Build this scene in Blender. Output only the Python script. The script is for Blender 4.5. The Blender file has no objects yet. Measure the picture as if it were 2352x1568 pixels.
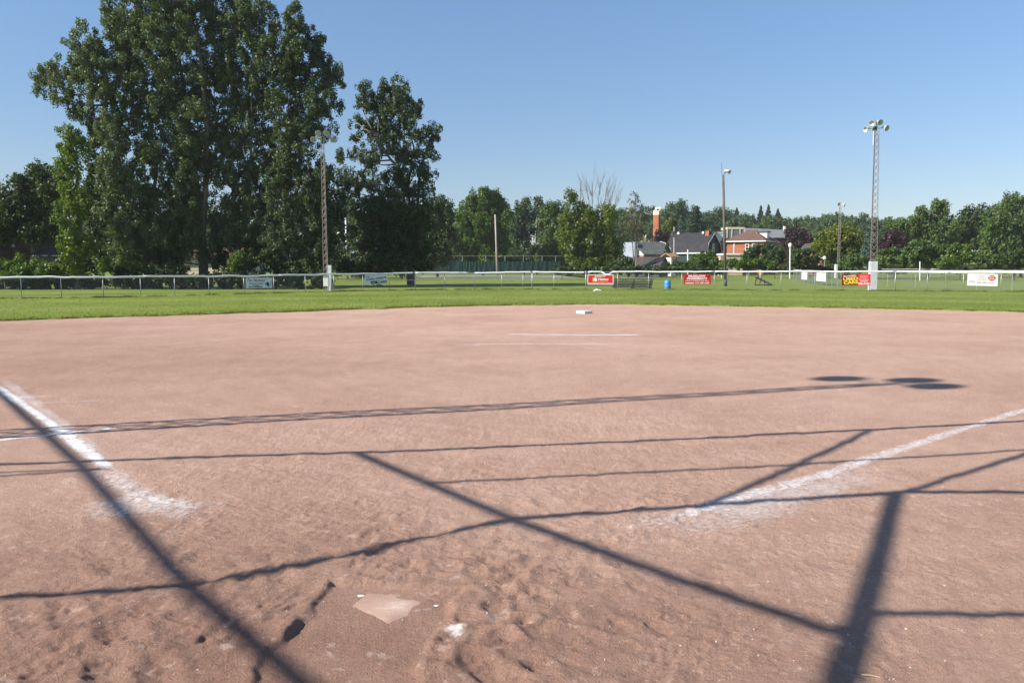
import bpy, math, random
import numpy as np
from mathutils import Vector
R = math.radians
sc = bpy.context.scene
COL = sc.collection

# ------------------------------------------------------------------ camera
PITCH = R(5.155); F = 1907.0; EYE = 1.62          # focal length in pixels of a 2352 px wide picture
cam_d = bpy.data.cameras.new('camera'); cam = bpy.data.objects.new('camera', cam_d); COL.objects.link(cam)
cam_d.sensor_width = 36.0; cam_d.lens = 36.0 * F / 2352.0
cam_d.clip_start = 0.05; cam_d.clip_end = 5000
cam.location = (0, 0, EYE); cam.rotation_euler = (R(90) - PITCH, 0, 0)
sc.camera = cam
# ------------------------------------------------------------------ sky, sun, exposure
SUN_EL = R(35.0); SUN_AZ = math.atan2(-0.946, -0.324)
w = bpy.data.worlds.new("World"); sc.world = w; w.use_nodes = True
nt = w.node_tree; bg = nt.nodes['Background']
sky = nt.nodes.new('ShaderNodeTexSky'); sky.sky_type = 'NISHITA'; sky.sun_disc = False
sky.sun_elevation = SUN_EL; sky.sun_rotation = SUN_AZ % (2 * math.pi)
sky.altitude = 250; sky.air_density = 1.0; sky.dust_density = 0.3; sky.ozone_density = 5.0
tcw = nt.nodes.new('ShaderNodeTexCoord'); sxyz = nt.nodes.new('ShaderNodeSeparateXYZ'); nt.links.new(tcw.outputs['Generated'], sxyz.inputs[0])
hz_r = nt.nodes.new('ShaderNodeValToRGB'); nt.links.new(sxyz.outputs['Z'], hz_r.inputs[0])      # ramp painted over the sky, dimming it towards the horizon
hz_r.color_ramp.elements[0].color = (.77, .67, .67, 1); hz_r.color_ramp.elements[1].position = .32; hz_r.color_ramp.elements[1].color = (1.06, 1.06, 1.02, 1)
hz_m = nt.nodes.new('ShaderNodeMix'); hz_m.data_type = 'RGBA'; hz_m.blend_type = 'MULTIPLY'; hz_m.inputs[0].default_value = 1.0
nt.links.new(sky.outputs[0], hz_m.inputs[6]); nt.links.new(hz_r.outputs[0], hz_m.inputs[7]); nt.links.new(hz_m.outputs[2], bg.inputs[0]); bg.inputs[1].default_value = 0.093
sun_d = bpy.data.lights.new('sun', 'SUN'); sun_d.energy = 5.0; sun_d.angle = R(0.53); sun_d.color = (1.0, 0.93, 0.83)
sun = bpy.data.objects.new('sun', sun_d); COL.objects.link(sun)
SD = Vector((0.946 * math.cos(SUN_EL), 0.324 * math.cos(SUN_EL), -math.sin(SUN_EL)))
sun.rotation_euler = SD.to_track_quat('-Z', 'Y').to_euler(); sun.location = (-30, -10, 30)
sc.view_settings.view_transform = 'Standard'; sc.view_settings.look = 'None'
sc.view_settings.exposure = 0.78; sc.view_settings.gamma = 1.0
HAZE = 0.00016
sc.cycles.volume_bounces = 1; sc.cycles.max_bounces = 6; sc.cycles.transparent_max_bounces = 8
sc.render.film_transparent = False

# ------------------------------------------------------------------ pixel <-> place (2352 px wide picture)
CP, SP = math.cos(PITCH), math.sin(PITCH)
def ray(px, py):
    u = (px - 1176.0) / F; v = (784.0 - py) / F
    return u, CP + v * SP, -SP + v * CP
def at(px, py, Y):
    d = ray(px, py); t = Y / d[1]
    return Vector((d[0] * t, Y, EYE + d[2] * t))
def gp(px, py):
    d = ray(px, py); t = EYE / -d[2]
    return Vector((d[0] * t, d[1] * t, 0.0))

# ------------------------------------------------------------------ materials
def mat_new(name):
    m = bpy.data.materials.new(name); m.use_nodes = True
    t = m.node_tree; t.nodes.clear()
    out = t.nodes.new('ShaderNodeOutputMaterial')
    return m, t, out
def N(t, typ, **kw):
    n = t.nodes.new(typ)
    for k, v in kw.items():
        if isinstance(k, str) and hasattr(n, k): setattr(n, k, v)
    return n
def noise(t, scale, detail=4, rough=0.55, vec=None, dist=0.0):
    n = t.nodes.new('ShaderNodeTexNoise'); n.inputs['Scale'].default_value = scale
    n.inputs['Detail'].default_value = detail; n.inputs['Roughness'].default_value = rough
    n.inputs['Distortion'].default_value = dist
    if vec is None:
        g = t.nodes.new('ShaderNodeNewGeometry'); vec = g.outputs['Position']
    t.links.new(vec, n.inputs['Vector']); return n.outputs['Fac']
def ramp(t, fac, stops):
    r = t.nodes.new('ShaderNodeValToRGB'); el = r.color_ramp.elements
    while len(el) < len(stops): el.new(0.5)
    for e, (p, c) in zip(el, stops):
        e.position = p; e.color = (c[0], c[1], c[2], 1) if len(c) == 3 else c
    t.links.new(fac, r.inputs[0]); return r.outputs[0]
def mix(t, a, b, fac, mode='MIX'):
    m = t.nodes.new('ShaderNodeMix'); m.data_type = 'RGBA'; m.blend_type = mode
    for v, s in ((a, m.inputs[6]), (b, m.inputs[7]), (fac, m.inputs[0])):
        if isinstance(v, (int, float)): s.default_value = v
        elif isinstance(v, tuple): s.default_value = (v[0], v[1], v[2], 1)
        else: t.links.new(v, s)
    return m.outputs[2]
def maths(t, op, a, b=0.0, c=None, clamp=False):
    m = t.nodes.new('ShaderNodeMath'); m.operation = op; m.use_clamp = clamp
    vals = [a, b] + ([c] if c is not None else [])
    for i, v in enumerate(vals):
        if isinstance(v, (int, float)): m.inputs[i].default_value = v
        else: t.links.new(v, m.inputs[i])
    return m.outputs[0]
def surf(name, col, rough=0.7, var=0.18, scale=3.0, metal=0.0, spec=0.3, streak=None, bump=0.0, bscale=30.0):
    """paint, wood, metal ...: a base colour with worn variation"""
    m, t, out = mat_new(name)
    p = t.nodes.new('ShaderNodeBsdfPrincipled')
    n = noise(t, scale, 5)
    lo = tuple(c * (1 - var) for c in col); hi = tuple(min(1, c * (1 + var)) for c in col)
    c = ramp(t, n, [(0.3, lo), (0.7, hi)])
    if streak:
        n2 = noise(t, scale * 3.1, 6, 0.65)
        f = ramp(t, n2, [(0.52, (0, 0, 0)), (0.66, (1, 1, 1))])
        c = mix(t, c, streak, f)
    t.links.new(c, p.inputs['Base Color'])
    p.inputs['Roughness'].default_value = rough; p.inputs['Metallic'].default_value = metal
    p.inputs['Specular IOR Level'].default_value = spec
    if bump:
        b = t.nodes.new('ShaderNodeBump'); b.inputs['Strength'].default_value = bump; b.inputs['Distance'].default_value = 0.02
        t.links.new(noise(t, bscale, 4), b.inputs['Height']); t.links.new(b.outputs[0], p.inputs['Normal'])
    t.links.new(p.outputs[0], out.inputs[0]); return m
def leaf_mat(name, col, gloss=0.35, trans=0.3, var=0.35, tint=(1.25, 1.1, 0.6)):
    m, t, out = mat_new(name)
    g = t.nodes.new('ShaderNodeNewGeometry')
    lo = tuple(c * (1 - var) for c in col)
    hi = (col[0] * (1 + var * 1.15), col[1] * (1 + var), col[2] * (1 + var * .6))
    c = ramp(t, g.outputs['Random Per Island'], [(0.0, lo), (0.55, col), (1.0, hi)])
    n = noise(t, 0.8, 4)
    c = mix(t, c, tuple(a * b for a, b in zip(col, tint)), maths(t, 'MULTIPLY', ramp(t, n, [(0.4, (0, 0, 0)), (0.7, (1, 1, 1))]), 0.55))
    p = t.nodes.new('ShaderNodeBsdfPrincipled'); t.links.new(c, p.inputs['Base Color'])
    p.inputs['Roughness'].default_value = 0.5; p.inputs['Specular IOR Level'].default_value = gloss
    tr = t.nodes.new('ShaderNodeBsdfTranslucent')
    t.links.new(mix(t, c, (1.15, 1.2, 0.35), 1.0, 'MULTIPLY'), tr.inputs[0])
    mx = t.nodes.new('ShaderNodeMixShader'); mx.inputs[0].default_value = trans
    t.links.new(p.outputs[0], mx.inputs[1]); t.links.new(tr.outputs[0], mx.inputs[2])
    t.links.new(mx.outputs[0], out.inputs[0]); return m

def dirt_mat():
    m, t, out = mat_new('infield dirt')
    p = t.nodes.new('ShaderNodeBsdfPrincipled')
    n1 = noise(t, 0.33, 10, 0.7); n2 = noise(t, 2.6, 10, 0.74); n3 = noise(t, 48, 4, 0.7); n4 = noise(t, 260, 2, 0.6)
    c = ramp(t, n1, [(0.32, DIRT_LO), (0.5, DIRT), (0.68, DIRT_HI)])
    c = mix(t, c, ramp(t, n2, [(0.3, (0.38, 0.36, 0.35)), (0.7, (0.62, 0.63, 0.64))]), 0.3, 'OVERLAY')
    c = mix(t, c, ramp(t, n3, [(0.3, (0.36, 0.36, 0.36)), (0.7, (0.64, 0.64, 0.64))]), 0.5, 'OVERLAY')
    c = mix(t, c, ramp(t, n4, [(0.35, (0.34, 0.34, 0.34)), (0.66, (0.66, 0.66, 0.66))]), 0.45, 'OVERLAY')
    for (mx_, my_, mr_, st_) in ((-1.6, 3.4, 2.9, 1.0), (-7.5, 13.5, 8.0, .55), (-14, 22, 9.0, .5), (.5, 3.6, 1.3, .6), (1.7, 3.2, 1.5, .35)):    # damper, darker ground
        g = t.nodes.new('ShaderNodeNewGeometry'); d = t.nodes.new('ShaderNodeVectorMath'); d.operation = 'DISTANCE'
        t.links.new(g.outputs['Position'], d.inputs[0]); d.inputs[1].default_value = (mx_, my_, 0)
        f = maths(t, 'SUBTRACT', 1.0, maths(t, 'DIVIDE', d.outputs['Value'], mr_), clamp=True)
        f = maths(t, 'MULTIPLY', f, maths(t, 'MULTIPLY', maths(t, 'ADD', noise(t, 1.1, 6, .6), .25), st_ * 1.5), clamp=True)
        c = mix(t, c, (.68, .63, .61), f, 'MULTIPLY')
    g = t.nodes.new('ShaderNodeNewGeometry'); sub = t.nodes.new('ShaderNodeVectorMath'); sub.operation = 'SUBTRACT'    # arcs of the drag mat round the pitching spot
    t.links.new(g.outputs['Position'], sub.inputs[0]); sub.inputs[1].default_value = (1.5, 14, 0)
    sp_ = t.nodes.new('ShaderNodeSeparateXYZ'); t.links.new(sub.outputs[0], sp_.inputs[0])
    rr_ = maths(t, 'SQRT', maths(t, 'ADD', maths(t, 'MULTIPLY', sp_.outputs[0], sp_.outputs[0]), maths(t, 'MULTIPLY', sp_.outputs[1], sp_.outputs[1])))
    cb = t.nodes.new('ShaderNodeCombineXYZ'); t.links.new(maths(t, 'MULTIPLY', rr_, 5.0), cb.inputs[0]); t.links.new(maths(t, 'MULTIPLY', maths(t, 'ARCTAN2', sp_.outputs[0], sp_.outputs[1]), 5.0), cb.inputs[1])
    arc = noise(t, 1.0, 6, .62, vec=cb.outputs[0], dist=.3)
    c = mix(t, c, ramp(t, arc, [(0.3, (0.40, 0.40, 0.40)), (0.7, (0.60, 0.60, 0.60))]), 0.3, 'OVERLAY')
    c = mix(t, c, (.56, .42, .345), maths(t, 'MULTIPLY', ramp(t, noise(t, 1.6, 10, .72, dist=.2), [(0.60, (0, 0, 0)), (0.66, (1, 1, 1))]), .28))
    c = mix(t, c, (.62, .48, .40), maths(t, 'MULTIPLY', ramp(t, noise(t, 8.5, 6, .66, dist=.3), [(0.60, (0, 0, 0)), (0.64, (1, 1, 1))]), .42))
    c = mix(t, c, (.24, .15, .115), maths(t, 'MULTIPLY', ramp(t, noise(t, 13, 6, .66), [(0.61, (0, 0, 0)), (0.66, (1, 1, 1))]), .42))
    c = mix(t, c, (.60, .47, .40), maths(t, 'MULTIPLY', ramp(t, noise(t, 75, 2, .5), [(0.68, (0, 0, 0)), (0.74, (1, 1, 1))]), .5))      # grit
    c = mix(t, c, (.20, .12, .09), maths(t, 'MULTIPLY', ramp(t, noise(t, 58, 2, .5), [(0.69, (0, 0, 0)), (0.75, (1, 1, 1))]), .5))
    fl = ramp(t, noise(t, 3.4, 9, 0.66, dist=0.4), [(0.6, (0, 0, 0)), (0.72, (1, 1, 1))])     # pale dusty scuffs
    c = mix(t, c, (0.52, 0.37, 0.29), maths(t, 'MULTIPLY', fl, 0.42))
    t.links.new(c, p.inputs['Base Color'])
    p.inputs['Roughness'].default_value = 0.93; p.inputs['Specular IOR Level'].default_value = 0.12
    b = t.nodes.new('ShaderNodeBump'); b.inputs['Strength'].default_value = 1.0; b.inputs['Distance'].default_value = 0.022
    h = maths(t, 'ADD', maths(t, 'MULTIPLY', noise(t, 24, 8, 0.74), .8), maths(t, 'MULTIPLY', noise(t, 95, 5, 0.75), 0.75))
    t.links.new(h, b.inputs['Height']); t.links.new(b.outputs[0], p.inputs['Normal'])
    t.links.new(p.outputs[0], out.inputs[0]); return m
DIRT_LO = (0.412, 0.258, 0.194); DIRT = (0.474, 0.307, 0.233); DIRT_HI = (0.524, 0.352, 0.274)

def lawn_mat():
    m, t, out = mat_new('mown lawn')
    p = t.nodes.new('ShaderNodeBsdfPrincipled')
    n1 = noise(t, 0.16, 5, 0.6); n2 = noise(t, 1.4, 7, 0.65); n3 = noise(t, 14, 5, 0.7)
    c = ramp(t, n1, [(0.32, (0.125, 0.170, 0.030)), (0.5, (0.165, 0.205, 0.042)), (0.68, (0.205, 0.225, 0.062))])
    c = mix(t, c, ramp(t, n2, [(0.3, (0.36, 0.38, 0.34)), (0.72, (0.64, 0.62, 0.6))]), 0.6, 'OVERLAY')
    c = mix(t, c, ramp(t, n3, [(0.3, (0.3, 0.32, 0.3)), (0.7, (0.68, 0.67, 0.62))]), 0.6, 'OVERLAY')
    g = t.nodes.new('ShaderNodeNewGeometry'); sp_ = t.nodes.new('ShaderNodeSeparateXYZ'); t.links.new(g.outputs['Position'], sp_.inputs[0])
    yy = maths(t, 'ADD', maths(t, 'ADD', sp_.outputs[1], maths(t, 'MULTIPLY', maths(t, 'MULTIPLY', sp_.outputs[0], sp_.outputs[0]), .012)), maths(t, 'MULTIPLY', noise(t, .12, 3), 2.5))
    band = maths(t, 'SINE', maths(t, 'MULTIPLY', yy, .75))
    c = mix(t, c, ramp(t, band, [(0.0, (0.44, 0.46, 0.42)), (0.6, (0.55, 0.54, 0.53))]), 0.8, 'OVERLAY')
    cb = t.nodes.new('ShaderNodeCombineXYZ'); t.links.new(maths(t, 'MULTIPLY', sp_.outputs[0], .35), cb.inputs[0]); t.links.new(maths(t, 'MULTIPLY', yy, 2.2), cb.inputs[1])
    c = mix(t, c, ramp(t, noise(t, 1.0, 6, .65, vec=cb.outputs[0]), [(0.32, (0.38, 0.40, 0.37)), (0.68, (0.62, 0.60, 0.58))]), 0.7, 'OVERLAY')
    fl = ramp(t, noise(t, 0.9, 9, 0.72), [(0.57, (0, 0, 0)), (0.70, (1, 1, 1))])       # dry, clovery patches
    c = mix(t, c, (0.24, 0.235, 0.10), maths(t, 'MULTIPLY', fl, 0.55))
    t.links.new(c, p.inputs['Base Color']); p.inputs['Roughness'].default_value = 0.85
    p.inputs['Specular IOR Level'].default_value = 0.15
    b = t.nodes.new('ShaderNodeBump'); b.inputs['Strength'].default_value = 0.35; b.inputs['Distance'].default_value = 0.03
    t.links.new(noise(t, 20, 5, 0.7), b.inputs['Height']); t.links.new(b.outputs[0], p.inputs['Normal'])
    t.links.new(p.outputs[0], out.inputs[0]); return m

def chalk_mat(name, strength, soft=1.0):
    m, t, out = mat_new(name)
    a = t.nodes.new('ShaderNodeAttribute'); a.attribute_name = 'edge'
    ed = a.outputs['Fac']
    n = noise(t, 26, 8, 0.75); n2 = noise(t, 4.0, 8, 0.7)
    f = maths(t, 'ADD', maths(t, 'MULTIPLY', ed, 1.25 * soft), maths(t, 'MULTIPLY', maths(t, 'SUBTRACT', n, 0.5), 3.6))
    f = maths(t, 'ADD', f, maths(t, 'MULTIPLY', maths(t, 'SUBTRACT', n2, 0.5), 1.6))
    f = maths(t, 'MULTIPLY', maths(t, 'ADD', f, -0.22, clamp=True), strength, clamp=True)
    d = t.nodes.new('ShaderNodeBsdfDiffuse'); d.inputs[0].default_value = (0.82, 0.80, 0.80, 1)
    tr = t.nodes.new('ShaderNodeBsdfTransparent')
    mx = t.nodes.new('ShaderNodeMixShader'); t.links.new(f, mx.inputs[0])
    t.links.new(tr.outputs[0], mx.inputs[1]); t.links.new(d.outputs[0], mx.inputs[2])
    t.links.new(mx.outputs[0], out.inputs[0]); return m

def brick_mat(name, col):
    m, t, out = mat_new(name)
    p = t.nodes.new('ShaderNodeBsdfPrincipled'); p.inputs['Roughness'].default_value = 0.9
    p.inputs['Specular IOR Level'].default_value = 0.15
    g = t.nodes.new('ShaderNodeTexCoord'); mp = t.nodes.new('ShaderNodeMapping'); mp.inputs['Rotation'].default_value = (R(90), 0, 0)
    t.links.new(g.outputs['Object'], mp.inputs[0])
    b = t.nodes.new('ShaderNodeTexBrick'); b.inputs['Scale'].default_value = 3.4
    b.inputs['Color1'].default_value = (*col, 1); b.inputs['Color2'].default_value = (col[0] * .8, col[1] * .74, col[2] * .72, 1)
    b.inputs['Mortar'].default_value = (col[0] * .7 + .05, col[1] + .07, col[2] + .06, 1); b.inputs['Mortar Size'].default_value = 0.018
    t.links.new(mp.outputs[0], b.inputs[0])
    c = mix(t, b.outputs[0], ramp(t, noise(t, 0.9, 5), [(0.3, (0.36, 0.36, 0.36)), (0.7, (0.62, 0.62, 0.62))]), 0.6, 'OVERLAY')
    t.links.new(c, p.inputs['Base Color']); t.links.new(p.outputs[0], out.inputs[0]); return m
def shingle_mat(name, col):
    m, t, out = mat_new(name)
    p = t.nodes.new('ShaderNodeBsdfPrincipled'); p.inputs['Roughness'].default_value = 0.85
    p.inputs['Specular IOR Level'].default_value = 0.25
    g = t.nodes.new('ShaderNodeNewGeometry'); s = t.nodes.new('ShaderNodeSeparateXYZ'); t.links.new(g.outputs['Position'], s.inputs[0])
    row = maths(t, 'FRACT', maths(t, 'MULTIPLY', s.outputs['Z'], 4.5))
    c = ramp(t, noise(t, 1.3, 6, 0.65), [(0.3, tuple(x * .72 for x in col)), (0.7, tuple(x * 1.28 for x in col))])
    c = mix(t, c, ramp(t, row, [(0.0, (0.38, 0.38, 0.38)), (0.3, (0.52, 0.52, 0.52)), (1, (0.56, 0.56, 0.56))]), 0.7, 'OVERLAY')
    t.links.new(c, p.inputs['Base Color']); t.links.new(p.outputs[0], out.inputs[0]); return m
def glass_mat(name, col=(0.03, 0.04, 0.045)):
    m, t, out = mat_new(name); p = t.nodes.new('ShaderNodeBsdfPrincipled')
    p.inputs['Base Color'].default_value = (*col, 1); p.inputs['Roughness'].default_value = 0.06
    p.inputs['Specular IOR Level'].default_value = 0.9; t.links.new(p.outputs[0], out.inputs[0]); return m

M = {}
M['dirt'] = dirt_mat(); M['lawn'] = lawn_mat()
M['grass'] = leaf_mat('grass blades', (0.19, 0.23, 0.05), 0.2, 0.45, 0.35)
M['tallgrass'] = leaf_mat('tall grass', (0.115, 0.145, 0.035), 0.2, 0.3, 0.5)
M['white'] = surf('white paint', (0.78, 0.78, 0.77), 0.5, 0.08, 2.5, streak=(0.62, 0.61, 0.58))
M['plastic'] = surf('white plastic pipe', (0.84, 0.85, 0.87), 0.35, 0.05, 1.2, spec=0.5)
M['galv'] = surf('galvanised steel', (0.38, 0.40, 0.41), 0.45, 0.15, 4, metal=0.55, spec=0.5)
M['rust'] = surf('rusty steel', (0.20, 0.15, 0.135), 0.7, 0.3, 3, metal=0.2, streak=(0.36, 0.34, 0.32))
M['palemetal'] = surf('weathered lattice steel', (0.27, 0.24, 0.215), 0.65, 0.25, 2, metal=0.2, streak=(0.22, 0.12, 0.08))
M['panel'] = surf('grey white sheet metal', (0.66, 0.69, 0.72), 0.45, 0.08, 2, spec=0.4, streak=(0.52, 0.5, 0.47))
M['darkmetal'] = surf('dark metal', (0.06, 0.062, 0.065), 0.5, 0.2, 4)
M['lampout'] = surf('lamp bowl', (0.55, 0.57, 0.52), 0.4, 0.1, 5, spec=0.5)
M['lampin'] = surf('lamp inside', (0.42, 0.44, 0.33), 0.3, 0.12, 5, spec=0.5)
M['wood'] = surf('weathered pole wood', (0.118, 0.103, 0.090), 0.85, 0.3, 3, streak=(0.08, 0.066, 0.056), bump=0.3)
M['palewood'] = surf('pale pole wood', (0.42, 0.37, 0.33), 0.85, 0.2, 2, streak=(0.33, 0.25, 0.2))
M['bench'] = surf('grey bench planks', (0.075, 0.068, 0.06), 0.8, 0.25, 3, streak=(0.09, 0.085, 0.08))
M['darkbench'] = surf('dark bench steel', (0.06, 0.06, 0.058), 0.7, 0.25, 3)
M['blue'] = surf('blue drum plastic', (0.05, 0.27, 0.62), 0.4, 0.12, 3, spec=0.45)
M['bark'] = surf('grey bark', (0.17, 0.15, 0.125), 0.95, 0.35, 2.2, streak=(0.09, 0.075, 0.06), bump=0.5, bscale=9)
M['palebark'] = surf('pale bark', (0.34, 0.31, 0.27), 0.95, 0.25, 2, streak=(0.2, 0.17, 0.14), bump=0.4, bscale=9)
M['deadwood'] = surf('dead grey branches', (0.25, 0.225, 0.21), 0.9, 0.2, 2)
M['screen'] = surf('green windscreen', (0.006, 0.030, 0.024), 0.8, 0.25, 0.8)
M['court'] = surf('grey court', (0.22, 0.225, 0.22), 0.9, 0.1, 0.5)
M['brick'] = brick_mat('orange brick', (0.39, 0.135, 0.068)); M['darkened_brick'] = brick_mat('darkened brick', (0.07, 0.03, 0.024))  # second brick darkened to carry the deep shade on the left house
M['cream'] = surf('cream cladding', (0.62, 0.55, 0.42), 0.8, 0.08, 1.2)
M['beige'] = surf('beige wall', (0.5, 0.4, 0.27), 0.85, 0.1, 1.2)
M['siding'] = surf('white siding', (0.76, 0.77, 0.79), 0.7, 0.06, 1.4)
M['greenwall'] = surf('dark green shingles', (0.022, 0.055, 0.05), 0.85, 0.25, 2.5)
M['slate'] = shingle_mat('charcoal shingles', (0.034, 0.034, 0.040)); M['brownroof'] = shingle_mat('brown shingles', (0.125, 0.074, 0.060))
M['greyroof'] = shingle_mat('green grey shingles', (0.115, 0.13, 0.118)); M['tanroof'] = shingle_mat('tan shingles', (0.36, 0.21, 0.13))
M['blueroof'] = shingle_mat('blue grey roof', (0.16, 0.175, 0.19)); M['oldroof'] = shingle_mat('old grey roof', (0.06, 0.058, 0.055))
M['oldwood'] = surf('old grey boards', (0.10, 0.105, 0.11), 0.9, 0.3, 3)
M['glass'] = glass_mat('window glass')
M['leaf_poplar'] = leaf_mat('poplar leaves', (0.096, 0.140, 0.070), 0.42, 0.34, 0.42)
M['leaf_poplar_dark'] = leaf_mat('dark poplar leaves', (0.064, 0.102, 0.046), 0.4, 0.3, 0.42)
M['leaf_ivy'] = leaf_mat('ivy leaves', (0.115, 0.18, 0.024), 0.4, 0.35, 0.4)
M['leaf_olive'] = leaf_mat('olive green leaves', (0.050, 0.084, 0.020), 0.35, 0.3, 0.4)
M['leaf_dark'] = leaf_mat('dark green leaves', (0.042, 0.075, 0.020), 0.35, 0.25, 0.4)
M['leaf_bright'] = leaf_mat('bright green leaves', (0.082, 0.148, 0.020), 0.35, 0.35, 0.35)
M['leaf_mid'] = leaf_mat('mid green leaves', (0.078, 0.135, 0.033), 0.35, 0.3, 0.35)
M['leaf_blue'] = leaf_mat('blue green leaves', (0.055, 0.095, 0.045), 0.35, 0.25, 0.35)
M['leaf_maple'] = leaf_mat('yellow green maple leaves', (0.10, 0.145, 0.016), 0.35, 0.35, 0.4)
M['leaf_yellow'] = leaf_mat('golden green leaves', (0.135, 0.175, 0.013), 0.35, 0.4, 0.35)
M['leaf_hedge_shade'] = leaf_mat('hedge leaves in painted shade', (0.016, 0.030, 0.009), 0.25, 0.15, 0.4)  # shade of the trees is put into this leaf colour
M['leaf_purple'] = leaf_mat('purple leaves', (0.040, 0.016, 0.022), 0.4, 0.2, 0.4, (1.2, 0.9, 0.9))
M['leaf_brown'] = leaf_mat('thin brownish leaves', (0.12, 0.11, 0.05), 0.3, 0.3, 0.4)
M['leaf_far'] = leaf_mat('far wood leaves', (0.066, 0.118, 0.048), 0.3, 0.25, 0.35)
M['needle'] = leaf_mat('spruce needles', (0.035, 0.058, 0.026), 0.3, 0.15, 0.4, (1.1, 1.0, .9))
M['needle_blue'] = leaf_mat('blue spruce needles', (0.075, 0.115, 0.10), 0.3, 0.15, 0.35, (1, 1, 1))

# ------------------------------------------------------------------ objects
OFF = {}
def tag(o, label=None, cat=None, group=None, kind=None):
    if label: o['label'] = label
    if cat: o['category'] = cat
    if group: o['group'] = group
    if kind: o['kind'] = kind
    return o
def thing(name, label, cat, loc, group=None):
    o = bpy.data.objects.new(name, None); COL.objects.link(o); o.location = loc
    o.empty_display_size = 0.3
    OFF[o.name] = Vector(loc); return tag(o, label, cat, group)
def link_mesh(name, me, mat, parent=None, loc=None):
    me.materials.append(mat) if mat else None
    o = bpy.data.objects.new(name, me); COL.objects.link(o)
    if parent is not None: o.parent = parent; OFF[o.name] = OFF[parent.name]
    elif loc is not None: o.location = loc; OFF[o.name] = Vector(loc)
    else: OFF[o.name] = Vector((0, 0, 0))
    return o
def np_obj(name, v, f, mat, parent=None, loc=None, smooth=False, attr=None):
    v = np.asarray(v, dtype=np.float64); f = np.asarray(f, dtype=np.int32)
    off = OFF[parent.name] if parent is not None else (Vector(loc) if loc is not None else Vector((0, 0, 0)))
    v = v - np.array(off)[None, :]
    me = bpy.data.meshes.new(name); k = f.shape[1]
    me.vertices.add(len(v)); me.vertices.foreach_set('co', v.astype(np.float32).ravel())
    me.loops.add(f.size); me.loops.foreach_set('vertex_index', f.ravel())
    me.polygons.add(len(f)); me.polygons.foreach_set('loop_start', np.arange(0, f.size, k, dtype=np.int32))
    me.polygons.foreach_set('loop_total', np.full(len(f), k, dtype=np.int32))
    if smooth: me.polygons.foreach_set('use_smooth', np.ones(len(f), dtype=bool))
    me.update(calc_edges=True)
    if attr is not None:
        a = me.attributes.new(attr[0], 'FLOAT', 'POINT'); a.data.foreach_set('value', np.asarray(attr[1], dtype=np.float32))
    return link_mesh(name, me, mat, parent, loc)
class MB:
    """collects shapes (in world coordinates) for ONE mesh"""
    def __init__(s): s.v = []; s.f = []
    def add(s, vs, fs):
        b = len(s.v); s.v += [tuple(p) for p in vs]; s.f += [tuple(i + b for i in q) for q in fs]; return s
    def obox(s, o, a, b, c):
        o, a, b, c = Vector(o), Vector(a), Vector(b), Vector(c)
        vs = [o, o + a, o + a + b, o + b, o + c, o + a + c, o + a + b + c, o + b + c]
        fs = [(0, 3, 2, 1), (4, 5, 6, 7), (0, 1, 5, 4), (1, 2, 6, 5), (2, 3, 7, 6), (3, 0, 4, 7)]
        if a.cross(b).dot(c) < 0: fs = [tuple(reversed(q)) for q in fs]
        return s.add(vs, fs)
    def box(s, x0, x1, y0, y1, z0, z1): return s.obox((x0, y0, z0), (x1 - x0, 0, 0), (0, y1 - y0, 0), (0, 0, z1 - z0))
    def tube(s, pts, rad, n=8, cap=True):
        pts = [Vector(p) for p in pts]; rad = [rad] * len(pts) if isinstance(rad, (int, float)) else rad
        rings = []; b = len(s.v); ref = None
        for i, p in enumerate(pts):
            d = (pts[min(i + 1, len(pts) - 1)] - pts[max(i - 1, 0)])
            if d.length < 1e-9: d = Vector((0, 0, 1))
            d.normalize()
            if ref is None: ref = Vector((1, 0, 0)) if abs(d.x) < 0.8 else Vector((0, 1, 0))
            x = ref - d * ref.dot(d); x.normalize(); y = d.cross(x); ref = x
            for k in range(n):
                a = 2 * math.pi * k / n; s.v.append(tuple(p + (x * math.cos(a) + y * math.sin(a)) * rad[i]))
        for i in range(len(pts) - 1):
            for k in range(n):
                a0 = b + i * n + k; a1 = b + i * n + (k + 1) % n
                s.f.append((a0, a1, a1 + n, a0 + n))
        if cap:
            s.f.append(tuple(b + k for k in reversed(range(n)))); s.f.append(tuple(b + (len(pts) - 1) * n + k for k in range(n)))
        return s
    def lathe(s, o, axis, prof, n=20):
        """prof: (distance along axis, radius)"""
        o = Vector(o); d = Vector(axis).normalized()
        ref = Vector((0, 0, 1)) if abs(d.z) < 0.8 else Vector((1, 0, 0))
        x = (ref - d * ref.dot(d)).normalized(); y = d.cross(x); b = len(s.v)
        for (h, r) in prof:
            for k in range(n):
                a = 2 * math.pi * k / n; s.v.append(tuple(o + d * h + (x * math.cos(a) + y * math.sin(a)) * r))
        for i in range(len(prof) - 1):
            for k in range(n):
                a0 = b + i * n + k; a1 = b + i * n + (k + 1) % n; s.f.append((a0, a1, a1 + n, a0 + n))
        return s
    def poly(s, pts, thick):
        """flat polygon extruded by the vector thick"""
        p = [Vector(q) for q in pts]; t = Vector(thick); n = len(p)
        fs = [tuple(range(n)), tuple(reversed(range(n, 2 * n)))] + [(i, i + n, (i + 1) % n + n, (i + 1) % n) for i in range(n)]
        return s.add(p + [q + t for q in p], fs)
    def build(s, name, mat, parent=None, loc=None, smooth=False):
        off = OFF[parent.name] if parent is not None else (Vector(loc) if loc is not None else Vector((0, 0, 0)))
        me = bpy.data.meshes.new(name)
        me.from_pydata([tuple(Vector(p) - off) for p in s.v], [], s.f)
        if smooth:
            for p in me.polygons: p.use_smooth = len(p.vertices) == 4
        me.update(); return link_mesh(name, me, mat, parent, loc)

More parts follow.
